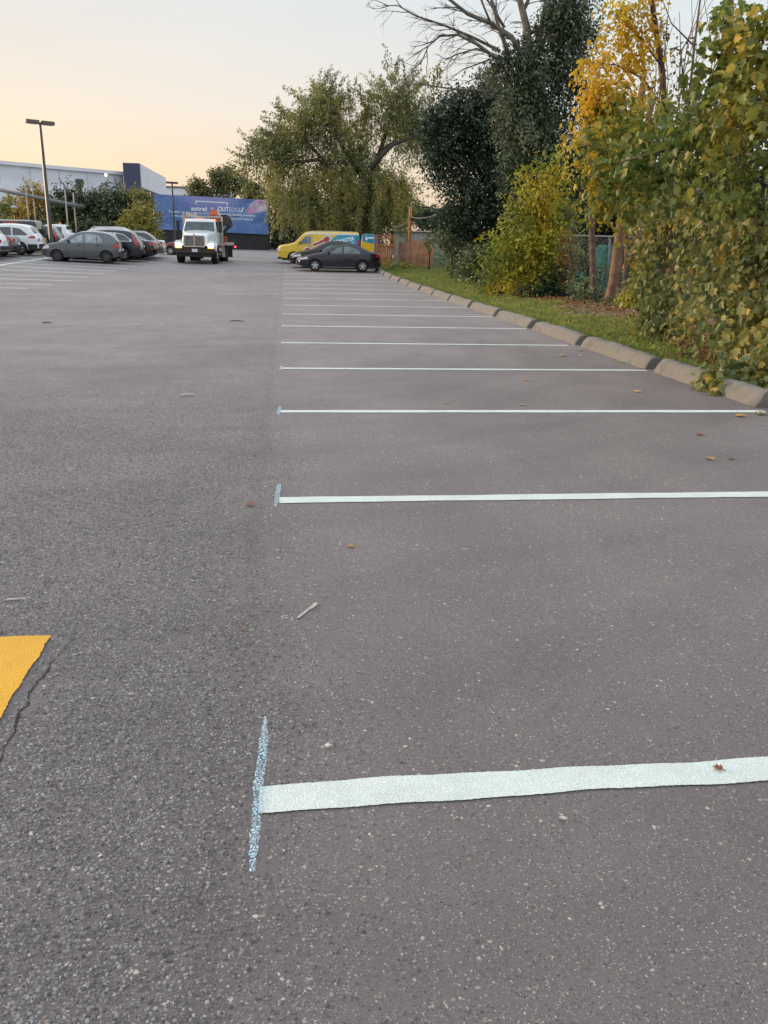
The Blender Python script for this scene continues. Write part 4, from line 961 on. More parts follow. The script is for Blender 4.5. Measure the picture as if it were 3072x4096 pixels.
# cab
def cab(b):
    secs = []
    for z, hwid, yf, yb in ((1.0, .97, .62, 2.0), (1.3, .98, .70, 2.0), (1.72, .965, .78, 2.0), (2.30, .87, 1.14, 1.97), (2.38, .84, 1.22, 1.95), (2.43, .76, 1.32, 1.88)):
        secs.append([(-hwid, yb, z), (-hwid, (yb+yf)/2, z), (-hwid, yf+.10, z), (-hwid+.08, yf+.02, z), (-hwid*.5, yf-.05, z), (0, yf-.075, z), (hwid*.5, yf-.05, z), (hwid-.08, yf+.02, z), (hwid, yf+.10, z), (hwid, (yb+yf)/2, z), (hwid, yb, z), (0, yb, z), (-hwid, yb, z)])
    b.grid(secs); top_ = secs[-1][:-1]; b.add(top_, [tuple(range(len(top_)))])
part('cab', P_TRK, cab, smooth=True, weld=True)
def wsh(b):
    rows = []
    for i in range(7):
        t = .05+.9*i/6; z = 1.74+(2.30-1.74)*t; hwid = .965-.095*t; yf = .78+.36*t
        rows.append([(x*(hwid-.085), yf-.075+.085*abs(x)**2-.012-.0, z) for x in [-1+2*j/10 for j in range(11)]])
    b.grid(rows)
part('windshield', pmat('truck_windshield', (.045, .07, .07), .08, var=.5, scale=2.5, spec=.7), wsh, smooth=True)
part('wiper', M_BLKPL, lambda b: (b.tube([(-.75, .70, 1.765), (-.1, .675, 1.775)], .012, 6), b.tube([(.05, .675, 1.765), (.7, .70, 1.775)], .012, 6)))
for s in (-1, 1):
    part('side_window', M_CGLASS, lambda b: b.add([(s*.975, .98, 1.74), (s*.975, 1.85, 1.74), (s*.885, 1.85, 2.28), (s*.885, 1.22, 2.28)], [(0, 1, 2, 3)]))
    mi = part('side_mirror', M_BLKPL, lambda b: (b.box((s*1.19, .80, 2.0), (.20, .09, .62)),), bevel=.03)
    part('mirror_arm', M_BLKPL, lambda b: (b.tube([(s*.95, .9, 2.28), (s*1.19, .80, 2.27)], .014, 6), b.tube([(s*.97, .8, 1.72), (s*1.19, .80, 1.73)], .014, 6)), parent=mi)
    part('door_seam', M_BLKPL, lambda b: b.box((s*.978, 1.0, 1.35), (.012, .012, .7)))
    part('step', M_BLKPL, lambda b: b.box((s*.98, 1.35, .62), (.3, .9, .12)), bevel=.02)
    part('fuel_tank', M_RACK, lambda b: b.tube([(s*.85, 1.1, .66), (s*.85, 1.95, .66)], .26, 16), smooth=True)
for x in (-.80, -.17, 0, .17, .80):
    part('marker_lamp', M_MARK, lambda b: b.box((x, 1.20 if abs(x) < .5 else 1.22, 2.42-.02*(abs(x) > .5)), (.13, .07, .055)), bevel=.01)
# flatbed, headboard rack
part('chassis', M_BLKPL, lambda b: (b.box((-.4, 3.2, .8), (.12, 6.2, .25)), b.box((.4, 3.2, .8), (.12, 6.2, .25))))
part('flatbed', M_RACK, lambda b: (b.box((0, 4.2, 1.12), (2.42, 4.2, .10)), b.box((-1.22, 4.2, 1.10), (.06, 4.2, .18)), b.box((1.22, 4.2, 1.10), (.06, 4.2, .18)), b.box((0, 2.12, 1.08), (2.44, .06, .22))), bevel=.01)
part('headboard_rack', M_RACK, lambda b: (b.box((-1.10, 2.16, 1.92), (.12, .10, 1.75)), b.box((1.10, 2.16, 1.86), (.12, .10, 1.50)), b.box((0, 2.16, 2.58), (2.2, .07, .09)), b.box((0, 2.16, 1.6), (2.1, .05, .9)), b.box((-.3, 2.16, 2.45), (.06, .06, .2)), b.box((.35, 2.16, 2.45), (.06, .06, .2))), bevel=.008)
part('toolbox', M_RACK, lambda b: b.box((-.72, 2.3, 2.68), (.72, .3, .13)), bevel=.01)
part('crane_column', P_ORG, lambda b: (b.box((.75, 2.75, 1.75), (.42, .45, 1.3)), b.box((.62, 2.75, 2.45), (.62, .5, .5), tap=(.9, 1)), b.box((.58, 2.9, 2.84), (.62, .7, .34), tap=(.62, .8))), bevel=.02)
part('crane_boom', P_ORG, lambda b: (b.box((.55, 3.6, 2.62), (.24, 2.2, .26)), b.box((.2, 3.3, 2.35), (.22, 1.8, .22))), bevel=.015)
part('grapple', M_DIRTY, lambda b: (b.box((1.18, 2.95, 2.42), (.55, .4, .5), rot=Matrix.Rotation(R(25), 3, 'Y')), b.box((1.45, 2.95, 2.32), (.26, .3, .5), rot=Matrix.Rotation(R(-20), 3, 'Y')), b.tube([(1.5, 2.95, 2.15), (1.3, 2.9, 1.95), (1.08, 2.9, 1.78), (1.0, 2.9, 1.5)], [.12, .11, .10, .07], 8), b.tube([(1.1, 2.95, 2.7), (1.3, 2.95, 2.72), (1.42, 2.95, 2.6)], .04, 6), b.tube([(1.02, 2.8, 2.1), (1.16, 2.85, 2.15), (1.02, 2.8, 2.35)], .05, 6)), bevel=0)
part('hydraulic_hoses', M_BLKPL, lambda b: [b.tube([(.95+.04*i, 2.5, 1.2), (1.0+.05*i, 2.55, 1.6), (.97+.03*i, 2.6, 2.1), (1.05+.04*i, 2.7, 2.4)], .022, 6) for i in range(3)])
part('crane_base_box', P_ORG, lambda b: (b.box((1.05, 3.05, 1.36), (.36, .6, .32)),), bevel=.03)
part('white_jerrycan', P_WHITE, lambda b: b.box((.86, 2.35, 1.30), (.18, .2, .16)), bevel=.02)
part('outrigger', M_RACK, lambda b: (b.box((1.06, 2.2, .78), (.10, .12, .82), rot=Matrix.Rotation(R(-6), 3, 'Y')), b.box((1.14, 2.45, .70), (.09, .10, .7), rot=Matrix.Rotation(R(-4), 3, 'Y')), b.box((1.1, 2.3, .37), (.16, .3, .05))), bevel=.005)
part('outrigger', M_RACK, lambda b: b.box((-1.06, 2.2, .78), (.10, .12, .82)), bevel=.005)
part('mudflap', M_BLKPL, lambda b: (b.box((1.0, 5.2, .6), (.55, .02, .6)), b.box((-1.0, 5.2, .6), (.55, .02, .6))))
part('rear_marker_lamp', pmat('lit_red_lamp', (.8, .02, .03), .3, emit=(1, .05, .08), es=8), lambda b: b.box((1.46, 5.2, .92), (.08, .06, .09)), bevel=.01)
part('lamp_bracket', M_BLKPL, lambda b: b.box((1.32, 5.2, .92), (.24, .03, .03)))
def twheel(x, y, rr=.50, wd=.28, rimm=M_RIMD):
    wh = empty('wheel', (x, y, rr)); wh.parent = tr
    MB().lathe([(rr*.55, -wd/2), (rr*.9, -wd/2), (rr*.98, -wd*.42), (rr, -wd*.3), (rr, wd*.3), (rr*.98, wd*.42), (rr*.9, wd/2), (rr*.55, wd/2)], 32, 'Y').build('tyre', M_TYRE, wh, True)
    MB().lathe([(rr*.58, -wd*.4), (rr*.4, -wd*.1), (rr*.2, -wd*.1), (rr*.16, -wd*.5), (0, -wd*.5)], 24, 'Y').build('rim', rimm, wh, True)
    wh.rotation_euler = (0, 0, R(90 if x > 0 else -90)); return wh
for s in (-1, 1):
    twheel(s*.96, 0, wd=.33, rimm=M_RACK)
    twheel(s*.70, 4.0, wd=.25); twheel(s*1.0, 4.0, wd=.25)

# ------------------------------------------------------------------ fence line, yard behind it
M_CEDAR = pmat('orange_cedar', (.36, .13, .045), .75, var=.3, scale=3, col2=(.46, .20, .07)); M_BROWN = pmat('brown_fence_wood', (.15, .072, .042), .85, var=.35, scale=2.5, col2=(.22, .12, .075))
M_GREYW = pmat('grey_wood', (.26, .23, .21), .85, var=.25, scale=3)
zf = gz(5.7, 49)
ft = empty('wooden_gate', (5.75, 49.2, zf), R(-2), 'orange cedar gate with an open lattice top beside the yellow van', 'gate')
b = MB(); rr = random.Random(2)
for i in range(7): b.box((-.44+.125*i+.03, 0, .62), (.112, .025, 1.2+rr.uniform(-.02, .02)))
b.build('board_panel', M_CEDAR, ft)
b = MB()
for i in range(5): b.box((-.5+.25*i, -.02, 1.46), (.05, .05, .58))
for z in (1.20, 1.27, 1.62, 1.76): b.box((0, -.03, z), (1.08, .045, .05))
b.build('lattice_top', M_CEDAR, ft)
b = MB(); b.box((-.54, 0, .9), (.09, .09, 1.8)); b.box((.50, -.03, .9), (.1, .1, 1.84)); b.build('gate_post', M_CEDAR, ft)
lean = empty('leaning_board', (6.30, 48.95, gz(6.3, 49)), R(-3), 'weathered grey board leaning beside the cedar gate', 'board')
b = MB(); b.prism([(-.20, 0), (.06, 0), (.36, 1.45), (.02, 1.5)], -.015, .015); b.build('board', M_GREYW, lean)
def board_fence(name, p0, p1, h, m, label, seed):
    p0, p1 = Vector(p0), Vector(p1); d = p1-p0; ln_ = d.length; a = math.atan2(d.y, d.x); r_ = random.Random(seed)
    f = empty(name, (p0.x, p0.y, min(gz(p0.x, p0.y), gz(p1.x, p1.y))-.05), a, label, 'fence')
    b = MB(); n_ = int(ln_/.135)
    for i in range(n_):
        hh = h+r_.uniform(-.05, .03); b.box(((i+.5)*ln_/n_, r_.uniform(-.006, .006), hh/2), (ln_/n_-.014, .022, hh))
    b.build('board_panel', m, f)
    b = MB()
    for z in (.35, h-.3): b.box((ln_/2, .04, z), (ln_, .05, .09))
    b.build('rail', m, f)
    for i in range(int(ln_/2)+1): MB().box((min(ln_, i*2.0), .09, h/2), (.10, .10, h+.08)).build('post', m, f)
    return f
board_fence('board_fence', (6.42, 49.0), (7.05, 48.3), 1.50, pmat('faded_fence_wood', (.17, .10, .068), .85, var=.3, scale=3), 'short faded grey brown board fence right of the cedar gate', 4)
board_fence('board_fence', (7.07, 48.25), (8.15, 46.9), 1.60, M_BROWN, 'reddish brown board fence half overgrown, left of the green fence', 5)
gf = empty('slat_fence', (8.2, 47.5, gz(8.2, 47.5)), R(20), 'pale green slatted chain link fence behind the shrubs', 'fence')
M_GSLAT = pmat('green_slats', (.12, .19, .085), .6, var=.25, scale=4, col2=(.18, .26, .13))
b = MB()
for i in range(11): b.box((1.7, rr.uniform(-.004, .004), .12+i*.082), (3.4, .014, .070))
b.build('slat_panel', M_GSLAT, gf)
for i in range(4): MB().tube([(i*1.13, .05, 0), (i*1.13, .05, 1.08)], .03, 8).build('post', M_GREYM, gf)
MB().tube([(0, .03, 1.05), (3.4, .03, 1.05)], .022, 8).build('top_rail', M_GREYM, gf)
sh = empty('trailer', (9.6, 60, gz(9, 60)), 0, 'white ribbed container trailer standing behind the board fence', 'trailer')
b = MB(); b.box((0, 0, 1.25), (4.3, 2.2, 1.55)); b.build('box_body', pmat('dull_white', (.50, .50, .48), .6, var=.15), sh)
b = MB()
for i in range(26): b.box((-2.1+.168*i, -1.12, 1.25), (.05, .05, 1.5))
b.build('ribs', pmat('dull_white_ribs', (.42, .42, .41), .6), sh)
b = MB(); b.box((0, -.2, 2.04), (4.4, 2.2, .06)); b.build('roof', pmat('roof_white', (.55, .55, .53), .6), sh)
for s in (-1.5, 1.5): MB().lathe([(0, -.1), (.38, -.1), (.38, .1), (0, .1)], 18, 'Y', (s, -.9, .38)).build('wheel', M_TYRE, sh, True)
rs = MB().box((11.0, 57.5, 1.6), (1.1, .5, .4)).build('red_crate', pmat('red_crate_paint', (.38, .05, .03), .6), bevel=.03); tag(rs, 'red crate behind the fence below the white trailer', 'crate')
rs.location.z += 0
tp = empty('tarpaulin', (5.35, 53.6, gz(5.4, 53.6)), 0, 'blue purple tarpaulin draped over a stack behind the cedar gate', 'tarpaulin')
b = MB(); rt_ = random.Random(6)
prof_ = [(-.5, 0), (-.48, 1.4), (-.3, 1.72), (0, 1.80), (.3, 1.78), (.46, 1.45), (.5, 0)]
b.grid([[(x+rt_.uniform(-.04, .04), y, z+rt_.uniform(-.05, .05)*(z > 0)) for x, z in prof_] for y in (-.6, -.3, 0, .3, .6)]); b.add([(x, -.6, z) for x, z in prof_], [tuple(range(7))])
b.build('sheet', pmat('blue_tarp', (.06, .065, .18), .5, var=.3, bump=.4), tp, True)
up = empty('utility_pole', (7.55, 52.2, gz(7.5, 52)), 0, 'orange wooden utility pole behind the board fence', 'utility pole')
MB().tube([(0, 0, 0), (0, 0, 2.9), (0, 0, 3.4)], [.10, .09, .085], 10).build('pole', M_CEDAR, up, True)
MB().box((0, -.1, 2.75), (.16, .1, .2)).build('junction_box', M_BROWN, up)
w0 = A(848, 487, 54); w1 = Vector((7.55, 52.1, gz(7.5, 52)+2.85)); w2 = A(945, 462, 50)
pts_ = [w0.lerp(w1, t/12)+Vector((0, 0, -.28*math.sin(math.pi*t/12))) for t in range(13)]+[w1.lerp(w2, t/12)+Vector((0, 0, -.15*math.sin(math.pi*t/12))) for t in range(1, 13)]
tag(MB().tube(pts_, .018, 5).build('overhead_wire', M_GREYM), 'sagging pale wire hanging from the wooden utility pole', 'wire')
for k, (x, y, hh, lab) in enumerate(((-13.45, 50.55, .92, 'yellow bollard nearest the grey hatchback nose'), (-13.78, 50.7, .52, 'short yellow bollard between the white suv and the taller bollard'))):
    bo = empty('bollard', (x, y, gz(x, y)), 0, lab, 'bollard', 'yellow bollards at the lamp post')
    MB().lathe([(.075, 0), (.075, hh-.06), (.055, hh-.015), (0, hh)], 16, 'Z').build('post', pmat('bollard_paint', (.52, .36, .08), .6, var=.15, bump=.2), bo, True)
    MB().lathe([(.13, 0), (.12, .05), (.075, .06)], 16, 'Z').build('base', M_GREYW, bo, True)

# house seen through the leaves
hs = empty('brick_house', (23.2, 44, 0), 0, 'orange brick house with a dark roof glimpsed through the leaves', 'house')
hp = A(1440, 425, 40); rf = A(1455, 392, 40)
MB().box((0, 2, 2.05), (9, 8, 4.1)).build('wall', pmat('orange_brick', (.36, .13, .05), .85, var=.3, scale=6), hs)
b = MB(); b.add([(-5.1, -2.7, 4.0), (5.1, -2.7, 4.0), (5.1, 2, 5.6), (-5.1, 2, 5.6), (-5.1, 6.5, 4.0), (5.1, 6.5, 4.0)], [(0, 1, 2, 3), (3, 2, 5, 4), (0, 3, 4), (1, 5, 2)])
b.build('roof', pmat('dark_shingles', (.075, .075, .085), .9, var=.3, scale=8, bump=.5), hs)
MB().box((0, -2.6, 3.96), (10.2, .2, .2)).build('gutter', pmat('brown_trim', (.18, .07, .03), .6), hs)
for x in (-3.2, -.6, 2.0):
    wf = MB().box((x, -2.05, 2.9), (1.3, .12, 1.2)).build('window', P_WHITE, hs); MB().box((x, -2.12, 2.9), (1.1, .02, 1.0)).build('pane', M_CGLASS, wf)

# chain link fence with green netting behind the trunks
cf = empty('chain_link_fence', (9.6, 27.4, gz(10, 27)), R(24), 'rusty chain link fence with green netting behind the leaning trunk', 'fence')
MB().tube([(-1.2, 0, 1.95), (5.5, 0, 2.0)], .028, 8).build('top_rail', M_PALEPOST, cf, True)
for x in (-1.0, 1.4, 3.8): MB().tube([(x, .03, 0), (x, .03, 2.0)], .035, 8).build('post', M_GREYM, cf, True)
b = MB()
for i in range(58):
    x = -1.2+i*.115; b.tube([(x, 0, .05), (min(5.5, x+1.9), 0, 1.95)], .004, 3, False); b.tube([(x, .004, 1.95), (min(5.5, x+1.9), .004, .05)], .004, 3, False)
b.build('mesh_wire', M_GREYM, cf)
b = MB(); rt_ = random.Random(9)
P = []
for i in range(15):
    x = -.35+i*.15; tz = .15+1.55*min(1, max(0, (x+.35)/1.3)); P.append([(x+.5*(1-j/6)*(-.3)+rt_.uniform(-.02, .02), .12+.05*math.sin(x*7+j)+rt_.uniform(-.02, .02), tz*j/6+rt_.uniform(-.02, .02)) for j in range(7)])
b.grid(P); b.build('green_netting', pmat('green_net', (.02, .20, .12), .6, var=.4, scale=9, col2=(.08, .34, .24)), cf)
lt = MB().box((7.55, 35.4, vz(7.5, 35.4)+.05), (.55, .14, .07), rz=.15).build('white_offcut', P_WHITE, bevel=.02); tag(lt, 'small white plank offcut lying on the grass by the dark shrub', 'offcut')

# ------------------------------------------------------------------ vegetation
def CL(*spec, Y=None, jit=1.0):
    out = []
    for s in spec:
        px, py, r_ = s[:3]; yy = s[3] if len(s) > 3 else Y
        out.append((A(px, py, yy), r_*PXM(yy)))
    return out
def unit(rng, n):
    v = rng.normal(size=(n, 3)); return v/np.linalg.norm(v, axis=1, keepdims=True)
def foliage(rng, clumps, leaf, cov=2.6, per=7, slen=.5, up=.3, droop=.25, sub=9, subr=.45, flat=1.0, hang=.35, afac=.28):
    PO, AX, NO, SZ = [], [], [], []
    for c, r_ in clumps:
        c = np.array(c)
        k = max(1, int(sub)); cu = unit(rng, k)*(rng.random((k, 1))**.45)*r_*.85; cu[:, 2] *= flat
        sr = r_*subr*rng.uniform(.7, 1.25, k)
        for j in range(k):
            n = max(2, int(cov*math.pi*sr[j]**2/(afac*leaf*leaf)/per))
            u = unit(rng, n); st = c+cu[j]+u*(sr[j]*rng.uniform(.35, 1.0, (n, 1)))
            d = u*.8+np.array([0, 0, up])+rng.normal(0, .35, (n, 3)); d /= np.linalg.norm(d, axis=1, keepdims=True)
            ln_ = slen*rng.uniform(.5, 1.2, (n, 1))
            for q in range(per):
                t = (q+.6)/per
                p = st+d*ln_*t+np.array([0, 0, -1.0])*(droop*ln_*t*t)+rng.normal(0, leaf*.38, (n, 3))
                a = d*.5+rng.normal(0, .55, (n, 3))+np.array([0, 0, -hang])
                no = np.array([0, 0, .7])+u*.35+rng.normal(0, .45, (n, 3))
                PO.append(p); AX.append(a); NO.append(no); SZ.append(leaf*rng.uniform(.5, 1.3, n))
    return np.concatenate(PO), np.concatenate(AX), np.concatenate(NO), np.concatenate(SZ)
def bark(name, c, c2): return pmat(name, c, .92, var=.3, scale=5, bump=.8, bscale=18, col2=c2)
M_BARK = bark('brown_bark', (.075, .05, .035), (.15, .10, .07)); M_BARKD = bark('dark_bark', (.03, .026, .022), (.06, .05, .042)); M_BARKP = bark('pale_dead_bark', (.10, .092, .08), (.19, .17, .14)); M_BARKR = bark('reddish_bark', (.13, .068, .04), (.21, .12, .075))
def tree(name, label, group, bx, by, crown, limbs, leafm, barkm, cat='tree', tmpl=DIAMOND, crown_name='crown', trunk_name='trunk', seed=1, extra=None, **kw):
    rng = np.random.default_rng(seed); z = vz(bx, by) if bx > 5 and by < 66 else gz(bx, by)
    rt = empty(name, (bx, by, z), 0, label, cat, group); inv = Matrix.Translation((-bx, -by, -z))
    b = MB()
    if limbs is None:                        # a plain leader with limbs that reach into every clump
        cs = [c for c, r_ in crown]; tz = max(c.z for c in cs); cx_ = sum(c.x for c in cs)/len(cs); cy_ = sum(c.y for c in cs)/len(cs)
        h = tz-z; lead = [(bx, by, z-.1), (bx+(cx_-bx)*.2, by+(cy_-by)*.2, z+h*.3), (bx+(cx_-bx)*.6, by+(cy_-by)*.6, z+h*.6), (cx_, cy_, z+h*.92)]
        r0 = max(.05, h*.018); b.tube(lead, [r0, r0*.8, r0*.5, r0*.15], 8)
        for c in cs:
            t = min(.75, max(.12, (c.z-z)/h*.55)); q = Vector(lead[0]).lerp(Vector(lead[3]), t)
            b.tube([q, q.lerp(c, .5)+Vector((0, 0, .05*h)), c], [r0*.4, r0*.25, r0*.1], 6)
    else:
        for pts, ra, rb in limbs:
            n = len(pts); b.tube(pts, [ra+(rb-ra)*i/(n-1) for i in range(n)], 8)
    if b.v:
        o = b.build(trunk_name, barkm, rt, True); o.matrix_parent_inverse = inv
    if crown:
        d = foliage(rng, crown, **kw)
        if extra: d = [np.concatenate([x, y]) for x, y in zip(d, extra)]
        leaf_mesh(crown_name, leafm, *d, *tmpl, parent=rt)
    return rt
def P_(*pts, Y): return [A(p[0], p[1], p[2] if len(p) > 2 else Y) for p in pts]

# --- far row behind the left car park
M_L1 = leafmat('dark_hedge_leaves', [(0.042, 0.063, 0.030), (0.063, 0.090, 0.039), (0.090, 0.112, 0.051), (0.128, 0.135, 0.053)], .2, .5, .35)
M_L2 = leafmat('yellow_autumn_leaves', [(0.264, 0.180, 0.030), (0.408, 0.264, 0.036), (0.336, 0.240, 0.048), (0.192, 0.180, 0.048)], .3, .4, .5)
M_L3 = leafmat('olive_yellow_leaves', [(0.149, 0.155, 0.034), (0.230, 0.223, 0.041), (0.324, 0.270, 0.054), (0.108, 0.135, 0.041)], .28, .5, .5)
M_L4 = leafmat('olive_green_leaves', [(0.083, 0.105, 0.038), (0.128, 0.150, 0.048), (0.195, 0.203, 0.068), (0.240, 0.210, 0.075)], .25, .5, .3)
far = dict(cov=2.4, per=6, slen=.8, up=.35, droop=.2, sub=9)
HG = 'trees behind the left car park'
TL_ = [('autumn_tree', 'pale yellow thin tree at the far left picture edge', [(12, 455, 22), (28, 470, 22), (20, 440, 14), (44, 462, 16), (5, 478, 20)], M_L3, .26, 78),
 ('autumn_tree', 'golden yellow tree by the pipe gantry posts', [(72, 425, 20), (84, 440, 26), (66, 455, 24), (92, 470, 26), (72, 485, 24), (58, 442, 12)], M_L2, .28, 76),
 ('leafy_tree', 'dark green tree left of the floodlight pole, beside the tall lamp post', [(132, 428, 22), (120, 450, 26), (145, 455, 28), (120, 485, 28), (150, 490, 30)], M_L1, .28, 74),
 ('leafy_tree', 'dark green tree just right of the floodlight pole', [(160, 430, 24), (180, 450, 28), (172, 485, 30), (190, 430, 16), (196, 490, 26)], M_L1, .28, 75),
 ('leafy_tree', 'dark green tree with an olive top near the middle of the left row', [(212, 425, 22), (222, 445, 28), (214, 480, 30), (235, 495, 28)], M_L1, .28, 74),
 ('leafy_tree', 'dark green tree in front of the navy tower, second from the yellow bush', [(246, 425, 24), (258, 448, 28), (250, 485, 30), (270, 495, 26)], M_L1, .28, 75),
 ('leafy_tree', 'olive topped tree below the navy corner tower', [(282, 428, 22), (290, 452, 26), (278, 470, 22)], M_L4, .28, 76),
 ('autumn_tree', 'yellow leaved tree rising behind the left end of the billboard', [(306, 428, 16), (320, 445, 18), (324, 470, 18), (318, 490, 18)], M_L3, .26, 77),
 ('bushy_shrub', 'bright olive yellow bush beside the left end of the billboard', [(298, 462, 20), (312, 478, 24), (284, 485, 20), (300, 502, 26), (325, 505, 20)], M_L3, .24, 70)]
for k, (nm, lab, cl, mt, lf, yy) in enumerate(TL_):
    cr = CL(*cl, Y=yy); bx = sum(c.x for c, r_ in cr)/len(cr)
    tree(nm, lab, HG, bx, yy, cr, None, mt, M_BARKD, seed=k+1, leaf=lf, **far)
# hoarding-dark thicket low between the row's trunks
for k, (px0, px1, lab) in enumerate(((100, 200, 'low dark understory shrub below the left dark trees'), (205, 300, 'low dark understory shrub below the trees near the billboard'))):
    cl = CL(*[(px0+(px1-px0)*i/5, 512, 24) for i in range(6)], Y=72); bx = sum(c.x for c, r_ in cl)/6
    tree('understory_shrub', lab, 'understory shrubs', bx, 72, cl, None, M_L1, M_BARKD, 'shrub', seed=30+k, leaf=.28, **far)
# --- behind the billboard
BG = 'trees behind the billboard'
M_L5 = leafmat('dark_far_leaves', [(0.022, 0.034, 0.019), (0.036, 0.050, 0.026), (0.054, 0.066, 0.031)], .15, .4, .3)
for k, (nm, lab, cl, mt, yy) in enumerate((
 ('leafy_tree', 'olive green tree behind the left half of the billboard', [(425, 402, 16), (440, 412, 20), (415, 420, 14), (455, 430, 20)], M_L4, 112),
 ('leafy_tree', 'tallest tree behind the billboard with an airy top', [(480, 378, 18), (500, 372, 14), (470, 390, 18), (515, 385, 16), (490, 402, 22), (520, 405, 20), (460, 375, 8)], M_L4, 112),
 ('leafy_tree', 'small olive tree behind the right end of the billboard', [(545, 412, 18), (560, 420, 18), (555, 440, 22), (538, 432, 14)], M_L4, 108),
 ('leafy_tree', 'dark green tree just right of the billboard', [(596, 440, 22), (610, 460, 24), (596, 485, 26), (612, 510, 26), (596, 525, 22)], M_L5, 100),
 ('leafy_tree', 'dark green tree between the billboard and the yellow van', [(628, 450, 22), (640, 480, 26), (632, 510, 26), (655, 505, 24), (650, 525, 20)], M_L5, 90),
 ('leafy_tree', 'dark tree whose foot shows behind the cab of the yellow van', [(668, 480, 26), (690, 500, 28), (668, 520, 22), (712, 512, 26), (735, 505, 26)], M_L5, 86))):
    cr = CL(*cl, Y=yy); bx = sum(c.x for c, r_ in cr)/len(cr)
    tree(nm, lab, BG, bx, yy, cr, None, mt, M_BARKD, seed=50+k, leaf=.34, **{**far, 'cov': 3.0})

# --- the large drooping tree in the middle
M_W = leafmat('silvery_green_leaves', [(.115, .145, .060), (.175, .20, .075), (.24, .255, .095), (.31, .285, .085), (.42, .31, .055)], .36, .45, .4, .5, .5)
wy = 60
wcl = CL((545, 345, 20), (572, 330, 30), (600, 315, 34), (590, 350, 34), (640, 275, 36), (660, 240, 38), (690, 225, 36), (720, 225, 34), (650, 310, 44), (700, 280, 48), (745, 265, 36), (770, 300, 42), (720, 330, 52), (800, 275, 34), (830, 235, 36), (850, 200, 32), (880, 205, 32), (900, 235, 36), (860, 260, 42), (905, 275, 40), (930, 310, 38), (870, 310, 40), (790, 345, 44),
        (620, 370, 40), (650, 400, 42), (690, 390, 48), (740, 400, 50), (790, 410, 50), (840, 400, 42), (875, 410, 30), (660, 450, 42), (700, 455, 50), (750, 465, 50), (800, 465, 48), (840, 455, 40), (640, 420, 32), (690, 490, 36), (730, 495, 40), (780, 500, 36), (820, 495, 34), (860, 450, 26), (590, 390, 22), (610, 425, 20), Y=wy)
rng = np.random.default_rng(77)
def shoots(rng, starts, leaf, per=24):
    PO, AX, NO, SZ = [], [], [], []
    for s, d, ln_ in starts:
        s = np.array(s); d = np.array(d)/np.linalg.norm(d)
        t = (np.arange(per*3)/(per*3)); p = s+d*ln_*t[:, None]+np.array([0, 0, .12*ln_])*(t**2)[:, None]+rng.normal(0, .10*(1.25-t[:, None]), (per*3, 3))
        PO.append(p); AX.append(d*.6+rng.normal(0, .6, p.shape)); NO.append(rng.normal(0, 1, p.shape)+np.array([0, 0, .5])); SZ.append(leaf*rng.uniform(.7, 1.2, len(p)))
    return np.concatenate(PO), np.concatenate(AX), np.concatenate(NO), np.concatenate(SZ)
sst = []
for px, py, dxp, dyp, ln_ in ((690, 205, -12, -34, 1.3), (700, 200, 6, -30, 1.2), (715, 205, 4, -30, 1.0), (660, 225, -25, -25, 1.4), (640, 250, -36, -10, 1.5), (630, 280, -34, -6, 1.4), (650, 265, -40, -22, 1.6), (740, 235, 12, -30, 1.2), (755, 245, 8, -34, 1.3), (800, 255, -14, -34, 1.5), (815, 230, -24, -24, 1.4), (835, 205, -24, -34, 1.5), (852, 180, -10, -32, 1.3), (865, 180, 4, -34, 1.4), (880, 185, 10, -26, 1.2), (895, 205, 16, -24, 1.2), (830, 220, -34, -18, 1.3),
                         (560, 335, -34, -2, 1.4), (545, 350, -30, 8, 1.2), (575, 315, -30, -14, 1.3), (590, 300, -16, -18, 1.2), (600, 295, 14, -20, 1.0), (620, 300, -30, -22, 1.5), (610, 320, -36, -14, 1.6), (770, 270, 20, -22, 1.2), (790, 260, 4, -30, 1.1), (910, 230, 20, -16, 1.2)):
    for k in range(4):
        p = A(px+rng.normal(0, 9), py+rng.normal(0, 8), wy+rng.normal(0, .8)); q = A(px+dxp+rng.normal(0, 8), py+dyp+rng.normal(0, 8), wy)
        sst.append((p, q-p, ln_*rng.uniform(.9, 1.7)))
for k in range(150):                        # hanging curtains of the lower crown
    px, py = rng.uniform(575, 890), rng.uniform(350, 470)
    p = A(px, py, wy-rng.uniform(1, 3.5)); sst.append((p, (rng.normal(0, .15), rng.normal(0, .15), -1), rng.uniform(1.2, 2.6)))
wl_ = [(P_((800, 540), (795, 470), (805, 400), (815, 340), Y=wy), .42, .22), (P_((815, 340), (840, 315), (880, 300), (905, 270), Y=wy-.8), .22, .06), (P_((800, 400), (760, 350), (730, 300), (700, 240), Y=wy), .25, .05), (P_((795, 430), (740, 380), (690, 345), (640, 350), (590, 345), Y=wy-.6), .2, .05), (P_((700, 350), (660, 300), (650, 250), Y=wy-.5), .12, .03), (P_((815, 345), (840, 270), (855, 200), Y=wy), .18, .03), (P_((640, 352), (600, 330), (560, 340), Y=wy-.6), .08, .02), (P_((800, 365), (830, 330), (850, 312), (880, 300), (900, 292), Y=wy-2.8), .17, .06)]
b0 = A(798, 525, wy)
tree('drooping_tree', 'large drooping silvery green tree behind the yellow van', None, b0.x, wy, wcl, wl_, M_W, M_BARKD, seed=78, leaf=.20, cov=2.1, per=9, slen=1.1, up=.25, droop=.8, sub=10, subr=.36, hang=.6, tmpl=SLIM, afac=.17, extra=shoots(rng, sst, .20))

